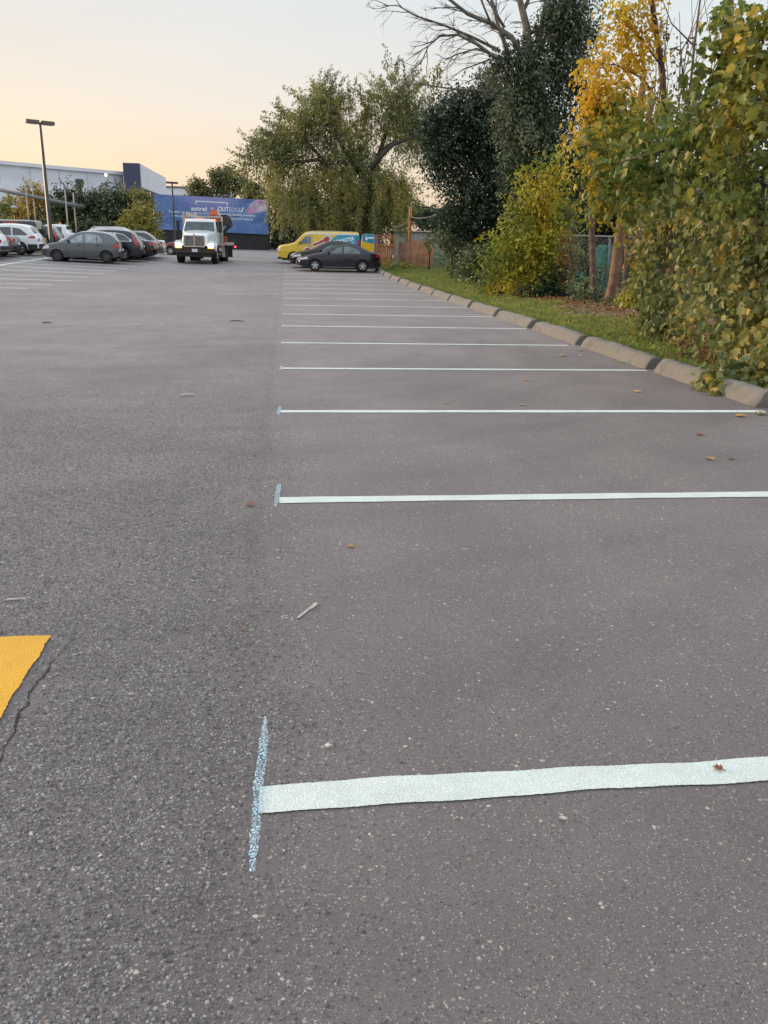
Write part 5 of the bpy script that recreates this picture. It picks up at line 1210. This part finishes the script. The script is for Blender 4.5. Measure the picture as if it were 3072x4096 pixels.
# --- dark tree beside it
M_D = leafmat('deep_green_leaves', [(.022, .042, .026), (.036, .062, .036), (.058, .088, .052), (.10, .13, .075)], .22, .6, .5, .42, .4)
dcl = CL((945, 250, 34), (975, 235, 38), (1010, 225, 36), (1040, 205, 34), (1060, 180, 34), (1050, 240, 46), (985, 280, 48), (1090, 220, 44), (940, 300, 32), (1030, 300, 54), (1085, 300, 52), (960, 335, 36), (1000, 350, 44), (1050, 370, 54), (1100, 370, 46), (985, 395, 38), (1030, 430, 48), (1080, 440, 50), (1000, 455, 40), (955, 375, 22), (1050, 490, 46), (1000, 500, 40), (1090, 500, 44), (965, 470, 26), (1030, 545, 38), (995, 540, 26), (1070, 560, 36), (925, 340, 20), (925, 275, 24), (935, 370, 16), (1130, 250, 40), (1120, 330, 44), (1130, 420, 44), (1130, 490, 40), (975, 505, 18), (1110, 560, 36), Y=38)
dl = [(P_((1075, 640), (1070, 520), (1060, 400), (1055, 280), (1060, 190), Y=38), .28, .05), (P_((1070, 500), (1020, 400), (970, 330), (940, 280), Y=38), .13, .03), (P_((1060, 420), (1010, 320), (985, 250), Y=38), .12, .03), (P_((1062, 400), (1090, 300), (1100, 230), Y=38), .1, .03), (P_((1072, 560), (1010, 500), (960, 470), Y=38), .09, .02)]
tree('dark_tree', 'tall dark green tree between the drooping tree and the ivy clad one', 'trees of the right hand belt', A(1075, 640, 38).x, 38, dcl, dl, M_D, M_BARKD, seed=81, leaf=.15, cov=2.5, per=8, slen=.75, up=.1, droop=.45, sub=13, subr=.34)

# --- ivy clad dead tree with bare upper limbs
M_I = leafmat('ivy_leaves', [(.028, .050, .032), (.048, .075, .044), (.080, .112, .064), (.12, .155, .085), (.16, .19, .11)], .2, .6, .7, .4, .4)
icl = CL((1075, 130, 24), (1100, 160, 40), (1130, 140, 36), (1160, 120, 36), (1190, 90, 38), (1215, 50, 42), (1245, 20, 42), (1235, 90, 44), (1180, 170, 48), (1130, 210, 50), (1230, 150, 46), (1190, 230, 50), (1145, 280, 52), (1215, 290, 50), (1260, 200, 40), (1260, 60, 36), (1170, 330, 46), (1225, 350, 44), (1140, 345, 40), (1200, 395, 42), (1245, 400, 36), (1280, 300, 34), (1265, 350, 34), (1275, 440, 24), (1205, 10, 30), (1100, 250, 36), (1115, 320, 34), (1150, 400, 34), (1190, 440, 30), (1110, 390, 30), (1255, 450, 30), (1240, 500, 26), Y=30)
def limb(*p): return P_(*p, Y=30)
il = [(limb((1245, 690), (1235, 500), (1200, 350), (1160, 200), (1135, 90)), .30, .16),
      (limb((1137, 110), (1138, 60), (1128, 20), (1118, -20), (1115, -90)), .155, .07), (limb((1128, 30), (1150, -20), (1165, -80)), .07, .03), (limb((1130, 120), (1105, 80), (1060, 50), (1010, 30), (960, -10), (930, -40)), .10, .03),
      (limb((1115, 140), (1070, 125), (1030, 95), (990, 75), (950, 78), (925, 100), (908, 140)), .075, .012), (limb((1080, 110), (1020, 80), (960, 55), (900, 35), (860, 12), (825, 12)), .055, .010), (limb((1110, 135), (1070, 120), (1030, 105), (985, 118), (962, 130)), .05, .012),
      (limb((1150, 140), (1165, 90), (1172, 40), (1180, -10), (1190, -80)), .10, .04), (limb((1155, 120), (1185, 70), (1215, 30), (1240, -10)), .07, .03), (limb((1100, 120), (1078, 60), (1062, 0), (1050, -60)), .08, .03), (limb((1090, 60), (1060, 10), (1030, -30)), .05, .02), (limb((1060, 50), (1035, -10), (1020, -50)), .04, .015),
      (limb((1080, 200), (1030, 195), (975, 192), (938, 186), (905, 180)), .05, .012), (limb((1100, 150), (1045, 160), (1005, 180)), .035, .01), (limb((1060, 128), (1000, 150), (968, 175)), .03, .006), (limb((1180, 60), (1195, 10), (1200, -60)), .05, .02)]
rb = random.Random(12); tw = []
def twig(p, d, ln_, r_, depth):
    n = 4; pts = [p]; q = p.copy(); dd = d.copy()
    for i in range(n):
        dd = (dd+Vector((rb.uniform(-.22, .22), rb.uniform(-.25, .25), rb.uniform(-.20, .16)))).normalized(); q = q+dd*ln_/n; pts.append(q.copy())
    tw.append((pts, r_*.8, r_*.25))
    if depth > 0:
        for k in range(rb.choice((2, 3))):
            i = rb.randint(1, n-1); nd = (dd+Vector((rb.uniform(-.9, .9), rb.uniform(-.6, .6), rb.uniform(-.55, .55)))).normalized(); twig(pts[i], nd, ln_*rb.uniform(.5, .75), r_*.55, depth-1)
for pts, ra, rb2 in il[1:]:
    for i in range(1, len(pts)):
        for k in range(2):
            t = rb.random(); p = pts[i-1].lerp(pts[i], t); d = (pts[i]-pts[i-1]).normalized(); d = (d+Vector((rb.uniform(-.8, .5), rb.uniform(-.6, .6), rb.uniform(-.6, .5)))).normalized()
            twig(p, d, rb.uniform(.5, 1.15), max(.010, min(.03, ra*.35)), 2)
tree('ivy_clad_tree', 'bare topped tree with ivy smothering its trunk and dead limbs against the sky', 'trees of the right hand belt', A(1245, 690, 30).x, 30, icl, il+tw, M_I, M_BARKP, crown_name='ivy', seed=84, leaf=.13, cov=2.6, per=7, slen=.55, up=.0, droop=.5, sub=13, subr=.34)
# pale leaved spray on the low dead limb
M_PL = leafmat('pale_yellow_leaves', [(.22, .22, .06), (.28, .26, .08), (.18, .20, .07)], .3, .3)
lc = CL((940, 160, 9), (946, 145, 6), (930, 172, 10), (915, 178, 8), (952, 168, 8), (942, 182, 8), Y=42)
tree('slender_sapling', 'slender sapling tip with pale yellow leaves between the two dark crowns', 'trees of the right hand belt', A(1075, 600, 43).x, 43, lc, [(P_((1075, 600, 43), (1060, 420, 43), (1010, 270, 42.5), (955, 205, 42), (945, 142, 42), Y=42), .035, .008), (P_((955, 205), (930, 185), (912, 178), Y=42), .018, .006)], M_PL, M_BARKP, seed=85, leaf=.17, cov=1.0, per=4, slen=.3, sub=4)

# --- yellow green sumac-like bush in front
M_Y = leafmat('yellow_green_leaves', [(.095, .135, .022), (.17, .21, .028), (.28, .30, .034), (.44, .39, .036), (.64, .43, .035)], .40, .45, .9, .42, .6)
ycl = CL((1150, 395, 26), (1185, 402, 28), (1140, 372, 16), (1205, 380, 22), (1165, 425, 36), (1125, 425, 22), (1215, 430, 26), (1140, 455, 36), (1185, 460, 38), (1105, 470, 26), (1228, 470, 22), (1160, 490, 42), (1115, 500, 36), (1205, 500, 34), (1085, 510, 26), (1070, 535, 22), (1110, 540, 38), (1155, 535, 42), (1195, 545, 40), (1080, 570, 32), (1125, 580, 40), (1170, 590, 42), (1205, 585, 34), (1055, 560, 18), (1100, 605, 28), (1145, 620, 30), (1065, 598, 18), (1185, 625, 22), (1215, 350, 20), (1175, 360, 20), Y=25.5)
tree('autumn_shrub', 'tall yellow green shrub leaning over the grass in front of the dark trees', 'trees of the right hand belt', A(1170, 660, 25.5).x, 25.8, ycl, None, M_Y, M_BARK, 'shrub', seed=86, leaf=.115, cov=2.3, per=9, slen=.7, up=.0, droop=.55, sub=8, subr=.36)
M_RB = leafmat('withered_red_leaves', [(.16, .055, .03), (.24, .09, .045), (.13, .06, .035)], .25, .4)
tree('withered_branch', 'bunch of withered red brown leaves hanging at the right of the yellow green shrub', None, A(1228, 660, 25).x, 25, CL((1222, 515, 14), (1230, 540, 16), (1222, 560, 14), (1236, 565, 12), (1226, 585, 11), Y=24.6), [(P_((1245, 670), (1240, 600), (1226, 500), Y=24.8), .03, .01)], M_RB, M_BARKD, 'branch', seed=87, leaf=.12, cov=1.6, per=5, slen=.3, up=-.3, droop=.5, sub=5)
# --- low shrubs at their feet
M_LS = leafmat('low_shrub_leaves', [(0.048, 0.076, 0.037), (0.085, 0.122, 0.054), (0.145, 0.187, 0.085), (0.204, 0.221, 0.102)], .22, .5, 1.2)
for k, (lab, yy, cl, mt) in enumerate((
 ('leafy shrub with lighter green leaves at the foot of the tall dark tree', 33, [(1010, 565, 28), (1040, 580, 32), (1065, 560, 28), (1000, 590, 20), (1045, 540, 26)], M_LS),
 ('low dark shrub spilling onto the grass left of the yellow green shrub', 27, [(1080, 610, 28), (1105, 625, 26), (1060, 620, 22), (1125, 635, 22)], M_LS),
 ('dark undergrowth below the yellow green shrub', 25, [(1160, 630, 28), (1190, 625, 30), (1135, 640, 20), (1215, 615, 26), (1180, 648, 18), (1225, 640, 20)], M_D),
 ('overgrown shrub hiding the right end of the green slat fence', 37, [(965, 522, 18), (985, 545, 18), (992, 565, 20), (985, 585, 16), (940, 520, 10), (1005, 550, 18)], M_LS),
 ('weedy shrub on top of the reddish brown fence', 45, [(922, 524, 9), (938, 515, 12), (930, 520, 8)], M_LS),
 ('tall weeds along the bottom of the reddish brown fence', 46.3, [(858, 574, 7), (878, 577, 7), (898, 580, 8), (920, 585, 9), (845, 572, 5)], M_Y),
 ('small dark leaved bush at the foot of the thin straight trunk', 22.6, [(1265, 630, 18), (1255, 645, 16), (1278, 642, 14), (1262, 612, 12)], M_LS),
 ('small green bush at the foot of the leaning trunk', 21, [(1322, 658, 12), (1333, 668, 11), (1318, 672, 9)], M_LS),
 ('small yellow green shrub low in front of the green netting', 20.3, [(1358, 640, 13), (1352, 660, 12), (1366, 668, 13), (1345, 676, 8)], M_Y),
 ('tall dark leaved shrub between the red brown leaves and the thin straight trunk', 24, [(1250, 560, 18), (1262, 590, 18), (1245, 600, 18), (1256, 530, 14), (1300, 610, 14), (1296, 635, 14), (1303, 585, 10)], M_LS),
 ('shrub with some yellow leaves behind the leaning trunk', 20, [(1380, 600, 22), (1385, 625, 24), (1375, 645, 18), (1395, 570, 16)], M_Y))):
    cr = CL(*cl, Y=yy); bx = sum(c.x for c, r_ in cr)/len(cr)
    tree('leafy_shrub', lab, 'low shrubs along the verge', bx, yy+.2, cr, None, mt, M_BARKD, 'shrub', seed=90+k, leaf=.105 if yy < 40 else .14, cov=2.2, per=6, slen=.3, up=.25, droop=.25, sub=8)
# deep shade belt that closes the view behind
for k, (lab, yy, cl) in enumerate((
 ('dark tree deep in the belt behind the thin straight trunk', 33, [(1250, 480, 42), (1270, 540, 40), (1300, 480, 40), (1260, 600, 34), (1310, 550, 30), (1230, 560, 36), (1340, 500, 36), (1345, 440, 34), (1240, 430, 40), (1210, 500, 40), (1180, 560, 40), (1150, 500, 40), (1120, 560, 40), (1200, 610, 36), (1150, 610, 36), (1290, 420, 40), (1310, 600, 30), (1320, 360, 40), (1270, 370, 40), (1150, 440, 36)]),
 ('dark tree deep in the belt behind the leaning trunk', 31, [(1400, 450, 44), (1440, 480, 40), (1390, 520, 40), (1440, 540, 40), (1480, 500, 40), (1350, 420, 36), (1400, 600, 30), (1400, 380, 40), (1360, 340, 40), (1340, 290, 36), (1390, 310, 36), (1300, 240, 34), (1310, 300, 36)]),
 ('dark tree beyond the green slat fence', 55, [(930, 470, 20), (955, 480, 22), (980, 500, 26), (1000, 470, 26), (915, 475, 12), (1020, 520, 26)]),
 ('dark tree line beyond the white trailer', 68, [(860, 455, 20), (885, 465, 20), (905, 450, 20), (930, 470, 22), (955, 460, 22), (980, 470, 24), (1005, 465, 24), (870, 480, 18), (915, 482, 18), (960, 485, 20)]),
 ('dark tree above the house roof at the right', 34, [(1560, 420, 50), (1600, 330, 56), (1560, 250, 50), (1520, 480, 46), (1620, 480, 56), (1640, 400, 50), (1500, 300, 36), (1640, 250, 50)]))):
    cr = CL(*cl, Y=yy); bx = sum(c.x for c, r_ in cr)/len(cr)
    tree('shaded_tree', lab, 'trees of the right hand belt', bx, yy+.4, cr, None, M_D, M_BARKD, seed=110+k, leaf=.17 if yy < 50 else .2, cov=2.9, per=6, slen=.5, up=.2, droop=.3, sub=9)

# --- bare trunks by the netting
def trunk_only(lab, pts, Y, r0, r1, m, nm='tree_trunk'):
    P = P_(*pts, Y=Y); P[0].z = vz(P[0].x, P[0].y)-.08
    rt = empty(nm, (P[0].x, P[0].y, P[0].z), 0, lab, 'tree', 'bare trunks by the green netting')
    n = len(P); Q = []
    for i in range(n-1):
        for j in range(4): t = j/4; Q.append(P[i].lerp(P[i+1], t)+Vector((rb.uniform(-.012, .012), rb.uniform(-.012, .012), 0)))
    Q.append(P[-1]); b = MB(); L_ = Vector(rt.location)
    b.tube([q-L_ for q in Q], [r0*(1.35 if i == 0 else 1)+(r1-r0)*i/(len(Q)-1) for i in range(len(Q))], 10)
    for k in range(3):
        i = rb.randint(len(Q)//2, len(Q)-2); q = Q[i]-L_; d = Vector((rb.uniform(-.7, .7), rb.uniform(-.4, .4), .6)); b.tube([q, q+d*.4, q+d*.9+Vector((0, 0, .1))], [r1*.5, r1*.3, r1*.12], 6)
    b.build('trunk', m, rt, True); return rt
trunk_only('thin straight trunk left of the green netting', [(1283, 640), (1281, 560), (1278, 480), (1275, 400), (1275, 330)], 23.5, .10, .07, M_BARK)
trunk_only('thick leaning trunk in front of the green netting', [(1312, 690), (1328, 590), (1343, 470), (1352, 380), (1372, 290), (1390, 180)], 21.2, .13, .085, M_BARKR)
trunk_only('upright reddish trunk right of the green netting', [(1368, 668), (1378, 540), (1390, 430), (1398, 330), (1405, 200)], 22.5, .11, .07, M_BARKR)
trunk_only('slim trunk just behind the upright reddish trunk', [(1384, 660), (1392, 540), (1401, 440), (1412, 330)], 22.8, .06, .045, M_BARKR)
trunk_only('short forked pole stem in front of the green netting', [(1338, 672), (1336, 610), (1345, 540), (1352, 500)], 22.6, .05, .04, M_BARK)
trunk_only('crooked thin stem in the middle of the green netting', [(1350, 680), (1348, 600), (1352, 560), (1358, 480)], 22.2, .04, .03, M_BARK)

# --- orange yellow ash branch hanging in from above
M_O = leafmat('orange_yellow_leaves', [(.30, .27, .035), (.48, .36, .03), (.60, .40, .03), (.62, .33, .025)], .42, .35, .8, .5, .4)
oy = 14
ocl = CL((1285, 130, 20), (1275, 165, 18), (1300, 195, 22), (1290, 225, 18), (1330, 170, 24), (1320, 110, 24), (1345, 130, 26), (1340, 60, 28), (1365, 90, 26), (1365, 30, 30), (1390, 60, 26), (1330, 210, 18), (1345, 10, 26), (1360, 160, 22), (1385, 120, 22), (1280, 185, 14), (1400, 10, 28), (1270, 240, 18), (1300, 260, 22), (1275, 290, 20), (1330, 250, 24), (1350, 290, 22), (1310, 320, 22), (1285, 350, 20), (1345, 340, 22), (1370, 220, 20), (1325, 380, 20), (1300, 410, 18), (1350, 410, 18), Y=oy)
ol = [(P_((1425, 690, 16), (1432, 480, 15.5), (1440, 300, 15), (1430, 150, 14.5), (1410, 20, 14), (1400, -80, 14), Y=oy), .09, .03), (P_((1435, 240), (1390, 170), (1330, 140), (1280, 135), Y=oy), .02, .005), (P_((1428, 140), (1380, 80), (1340, 40), Y=oy), .02, .005), (P_((1432, 290), (1370, 230), (1310, 195), Y=oy), .018, .005)]
M_VT = []
for k in range(26):
    x = 1400+rb.uniform(0, 150); y = rb.uniform(120, 300); ol.append((P_((x, y+60), (x+rb.uniform(-20, 30), y-20), (x+rb.uniform(-50, 70), y-110-rb.uniform(0, 90)), Y=oy+rb.uniform(-.5, 3)), .012, .004))
tree('ash_tree', 'tall thin tree with bright orange yellow leaves against the ivy', 'trees of the right hand belt', A(1425, 690, 16).x, 16, ocl, ol, M_O, M_BARK, seed=120, leaf=.098, cov=1.25, per=7, slen=.38, up=-.2, droop=.5, sub=9)
M_BR = leafmat('brown_tangle_leaves', [(.12, .075, .03), (.19, .11, .05), (.14, .12, .04), (.09, .10, .03)], .3, .4)
tree('tangled_vine', 'tangle of brown vine stems and small leaves hanging below the bright sky at the right', None, A(1470, 690, 15).x, 15.2, CL((1420, 130, 20), (1440, 180, 24), (1410, 210, 22), (1470, 220, 24), (1460, 120, 20), (1500, 180, 24), (1400, 260, 24), (1440, 260, 26), (1490, 260, 20), (1430, 70, 16), Y=15.2), [(P_((1470, 700), (1478, 500), (1480, 300), (1500, 100), (1520, -60), Y=15.2), .04, .015), (P_((1500, 100), (1450, 50), (1420, -30), Y=15.2), .015, .006)], M_BR, M_BARK, 'vine', seed=121, leaf=.08, cov=.5, per=5, slen=.35, up=-.2, droop=.5, sub=8, crown_name='leaves', trunk_name='stem')

# --- near maple boughs, upper right
M_M = leafmat('maple_leaves', [(.065, .10, .024), (.090, .13, .030), (.125, .165, .034), (.17, .19, .038), (.26, .24, .04), (.42, .32, .045), (.50, .33, .05)], .42, .5, .9, .42, .55)
mcl = CL((1330, 270, 26, 13), (1325, 320, 32, 13), (1350, 360, 36, 13), (1320, 390, 28, 13), (1365, 310, 34, 12.5), (1400, 330, 36, 12), (1385, 385, 28, 12.5), (1440, 300, 38, 11.5), (1480, 330, 34, 11.5), (1425, 375, 26, 12), (1500, 280, 40, 11), (1520, 330, 38, 11), (1550, 250, 44, 10.5), (1560, 320, 40, 10.5), (1590, 200, 46, 10), (1580, 130, 46, 10), (1620, 60, 46, 10), (1640, 150, 46, 9.5), (1625, 240, 46, 9.5), (1600, 330, 44, 10), (1650, 320, 44, 9.5), (1600, 20, 34, 10), (1545, 380, 30, 11), (1590, 400, 40, 10), (1645, 410, 46, 9.5), (1680, 120, 44, 9.5), (1690, 260, 46, 9.5), (1520, 210, 26, 11), (1310, 420, 28, 14), (1335, 450, 24, 14), (1290, 350, 30, 14.5), (1370, 430, 28, 14), (1300, 250, 24, 14), (1270, 300, 26, 15), (1400, 420, 26, 13.5), (1345, 230, 24, 13.5), (1390, 270, 30, 13), (1440, 240, 24, 12.5), (1480, 400, 26, 12.5), (1570, 60, 30, 11), (1650, 40, 44, 9.8))
ml = [(P_((1600, 760, 12), (1590, 500, 11.8), (1575, 300, 11.5), (1570, 120, 11), (1575, -60, 11), Y=11), .14, .06), (P_((1580, 330), (1500, 300), (1420, 330), (1340, 350), Y=11.5), .04, .012), (P_((1575, 220), (1620, 130), (1660, 40), Y=10.5), .05, .02)]
tree('maple_tree', 'near maple with broad green and yellow leaves filling the upper right corner', 'trees of the right hand belt', A(1600, 760, 12).x, 12, mcl, ml, M_M, M_BARK, seed=130, leaf=.105, cov=1.9, per=6, slen=.5, up=-.05, droop=.45, sub=9, tmpl=LOBED, afac=.42, hang=.5)
# --- grape vine curtain, right foreground
M_V = leafmat('grape_vine_leaves', [(.075, .108, .040), (.11, .142, .050), (.145, .172, .058), (.185, .20, .066), (.23, .225, .07), (.32, .26, .06), (.48, .33, .05)], .36, .45, 1.1, .4, .45)
vsp = dict(leaf=.102, cov=1.9, per=5, slen=.30, up=-.35, droop=.5, sub=9, tmpl=LOBED, afac=.42, hang=.8)
v1 = CL((1400, 455, 24, 15.5), (1440, 450, 28, 15), (1415, 495, 30, 15), (1470, 480, 32, 14.5), (1395, 540, 24, 15.5), (1430, 545, 32, 14.5), (1480, 535, 34, 13.5), (1410, 590, 28, 14.5), (1450, 600, 34, 14), (1400, 640, 24, 14.3), (1440, 650, 34, 13.5), (1420, 690, 26, 13.3), (1460, 700, 30, 13), (1490, 600, 34, 13), (1500, 660, 32, 12.5), (1395, 675, 18, 13.8), (1480, 735, 20, 12.5), (1450, 735, 16, 12.8), (1520, 480, 36, 13))
tree('grape_vine', 'dense vine covered thicket with yellowing leaves right of the netting', 'vines of the right foreground', A(1470, 690, 14).x, 14.3, v1, None, M_V, M_BARK, 'vine', seed=140, crown_name='leaves', trunk_name='stem', **vsp)
v2 = CL((1540, 440, 36, 11), (1580, 470, 44, 10.5), (1620, 500, 46, 10), (1550, 520, 42, 11), (1600, 560, 48, 10), (1650, 560, 48, 9.6), (1545, 590, 40, 11), (1580, 640, 46, 10.2), (1630, 640, 48, 9.6), (1560, 690, 36, 10.4), (1600, 710, 42, 9.8), (1650, 720, 44, 9.3), (1580, 755, 30, 9.5), (1620, 775, 34, 9.1), (1655, 790, 34, 8.9), (1560, 790, 15, 9.2), (1565, 815, 12, 9.0), (1590, 810, 20, 8.9), (1640, 820, 20, 8.75), (1562, 835, 7, 8.85), (1690, 640, 50, 9.3), (1690, 740, 46, 9), (1600, 830, 10, 8.8), (1525, 560, 28, 11.5), (1575, 790, 14, 8.95), (1572, 808, 13, 8.85), (1568, 825, 11, 8.8), (1562, 842, 9, 8.75), (1582, 828, 14, 8.75), (1552, 850, 6, 8.72), (1612, 838, 15, 8.7), (1640, 845, 14, 8.65), (1660, 835, 20, 8.6), (1545, 825, 8, 8.9))
tree('grape_vine', 'grape vine curtain with large leaves hanging over the kerb at the right edge', 'vines of the right foreground', 6.2, 10.3, v2, None, M_V, M_BARK, 'vine', seed=141, crown_name='leaves', trunk_name='stem', **{**vsp, 'leaf': .102})
# dry stems and dead leaves under the vine
M_DRY = leafmat('dry_brown_leaves', [(.12, .05, .025), (.2, .085, .04), (.09, .04, .02)], .15, .4)
tree('dead_bush', 'dry reddish brown undergrowth below the hanging grape vine', None, 6.6, 10.6, CL((1500, 760, 24, 11.2), (1525, 780, 24, 10.6), (1545, 800, 22, 10.2), (1480, 770, 14, 11.6), (1530, 740, 26, 11)), None, M_DRY, M_BARKR, 'bush', seed=142, leaf=.07, cov=1.3, per=5, slen=.3, up=.2, droop=.3, sub=8, tmpl=SLIM, afac=.17)

# ------------------------------------------------------------------ litter on the asphalt
M_FY = leafmat('leaf_yellow', [(.62, .40, .04), (.66, .46, .08)], .1, .2); M_FO = leafmat('leaf_orange', [(.42, .20, .04), (.5, .27, .06)], .1, .2)
M_FG = leafmat('leaf_olive', [(.28, .26, .07), (.34, .3, .1)], .1, .2); M_FR = leafmat('leaf_red_brown', [(.22, .045, .03), (.20, .09, .04)], .1, .2)
def fallen(x, y, s, m, lab, seed, seg=3):
    r_ = random.Random(seed); b = MB(); t, f = LOBED; a = r_.uniform(0, 6.28); cu = r_.uniform(.5, 1.6)
    vs = []
    for u, v, w_ in t:
        u -= .4; X = u*math.cos(a)-v*math.sin(a); Y_ = u*math.sin(a)+v*math.cos(a)
        vs.append((x+s*X, y+s*Y_, gz(x, y)+.006+s*(cu*(u*u*.35+v*v*.7))))
    b.add(vs, f); b.tube([(vs[0][0], vs[0][1], vs[0][2]), (vs[0][0]-.3*s*math.cos(a), vs[0][1]-.3*s*math.sin(a), gz(x, y)+.008)], .0015, 4)
    o = b.build('fallen_leaf', m); tag(o, lab, 'leaf', 'fallen leaves on the asphalt'); return o
for k, (x, y, s, m, lab) in enumerate(((3.92, 8.8, .085, M_FY, 'bright yellow leaf alone in the third stall, near the kerb'), (4.07, 11.9, .12, M_FG, 'larger olive leaf in the stall just short of the vine hung kerb stones'), (4.30, 11.85, .09, M_FO, 'orange leaf beside the larger olive leaf'),
  (2.83, 9.56, .07, M_FO, 'small tan leaf in the middle of the third stall'), (2.36, 7.98, .06, M_FG, 'dull leaf just beyond the third white line, middle of the stall'), (1.6, 8.08, .05, M_FO, 'tiny brown leaf just beyond the third white line, left part'), (4.37, 7.40, .11, M_FO, 'orange leaf just short of the third white line at the right edge'), (4.64, 7.50, .12, M_FG, 'yellowish leaf by the kerb stone end at the right edge'),
  (3.21, 5.76, .06, M_FO, 'orange leaf at the right edge, left of its paired brown leaf'), (3.38, 5.76, .05, M_FR, 'brown leaf at the right edge, right of its paired orange leaf'), (-.23, 4.74, .055, M_FR, 'brown leaf left of the second chalk mark'), (.32, 4.0, .035, M_FO, 'speck of brown leaf between the first two stall lines'), (1.29, 2.0, .03, M_FR, 'small brown leaf lying on the nearest white stall line'), (-.20, 3.06, .022, M_FR, 'red sliver of leaf left of the wooden knife'),
  (4.72, 10.6, .11, M_FO, 'orange leaf lying against the vine hung kerb stone foot'), (4.70, 9.0, .10, M_FO, 'russet leaf against the kerb foot below the hanging vine'), (4.66, 13.3, .09, M_FR, 'dark red leaf by the foot of the fourth kerb stone'), (4.60, 12.6, .10, M_FO, 'brown orange leaf at the gap between the near kerb stones'), (3.55, 6.6, .07, M_FR, 'dark leaf lying right of centre in the second stall'), (4.7, 11.3, .08, M_FO, 'curled tan leaf tucked along the kerb stone base'))):
    fallen(x, y, s, m, lab, 200+k)
# disposable wooden knife
kn = (A(642, 1338, 3.16), A(683, 1308, 3.30)); k0 = Vector((.030, 3.155)); k1 = Vector((.115, 3.305)); d = (k1-k0); a = math.atan2(d.y, d.x); Lk = d.length
b = MB(); out = [(0, -.006), (.3, -.0065), (.58, -.0065), (.64, -.012), (.80, -.013), (.93, -.010), (1.0, -.003), (.99, .005), (.85, .006), (.64, .006), (.58, .0055), (.3, .0058), (0, .006)]
vs = []
for zz in (.004, .0065): vs += [(k0.x+(u*Lk)*math.cos(a)-v*math.sin(a), k0.y+(u*Lk)*math.sin(a)+v*math.cos(a), zz) for u, v in out]
n_ = len(out); b.add(vs, [tuple(range(n_-1, -1, -1)), tuple(range(n_, 2*n_))]+[(i, (i+1) % n_, (i+1) % n_+n_, i+n_) for i in range(n_)])
tag(b.build('disposable_knife', pmat('pale_birch', (.36, .32, .28), .6, var=.15, scale=40)), 'pale wooden disposable knife lying on the asphalt', 'cutlery')
def scrap(x, y, pts, m, lab, nm='scrap', cat='litter', hh=.006):
    b = MB(); n = len(pts); vs = [(x+u, y+v, gz(x, y)+.004) for u, v in pts]+[(x+u*.9, y+v*.9, gz(x, y)+.004+hh) for u, v in pts]
    b.add(vs, [tuple(range(n-1, -1, -1)), tuple(range(n, 2*n))]+[(i, (i+1) % n, (i+1) % n+n, i+n) for i in range(n)]); tag(b.build(nm, m), lab, cat)
M_CHIP = pmat('pale_chip', (.45, .43, .40), .7, var=.2, scale=60)
scrap(-1.19, 3.42, [(-.045, -.004), (.04, .006), (.045, .012), (-.03, .005)], M_CHIP, 'thin white paper sliver above the yellow painted block', 'paper_scrap')
scrap(.11, 2.22, [(-.012, -.006), (0, -.010), (.013, 0), (.004, .004), (.006, .014), (-.006, .005)], M_CHIP, 'pale crumpled crumb right of the nearest chalk mark', 'paper_scrap')
scrap(.74, 1.82, [(-.010, .004), (.004, -.006), (.014, -.003), (0, .007)], M_CHIP, 'white stone chip just below the nearest white stall line', 'stone_chip')
M_TWIG = pmat('twig_bark', (.10, .075, .05), .9)
for x, y, l_, an, lab, mm in ((-.97, 16.92, .28, 5, 'dark twig lying far out in the lane', M_TWIG), (-1.0, 8.46, .16, 8, 'pale curled twig in the lane left of the stalls', M_CHIP), (-4.4, 16.1, .16, 20, 'short dark twig in the left of the lane', M_TWIG)):
    q = Vector((x, y, gz(x, y)+.012)); d = Vector((math.cos(R(an)), math.sin(R(an)), 0))
    tag(MB().tube([q-d*l_/2, q-d*l_*.1+Vector((0, 0, .012)), q+d*l_*.2+Vector((0, .01, .004)), q+d*l_/2], [.008, .012, .010, .005], 6).build('twig', mm, None, True), lab, 'twig', 'twigs on the asphalt')
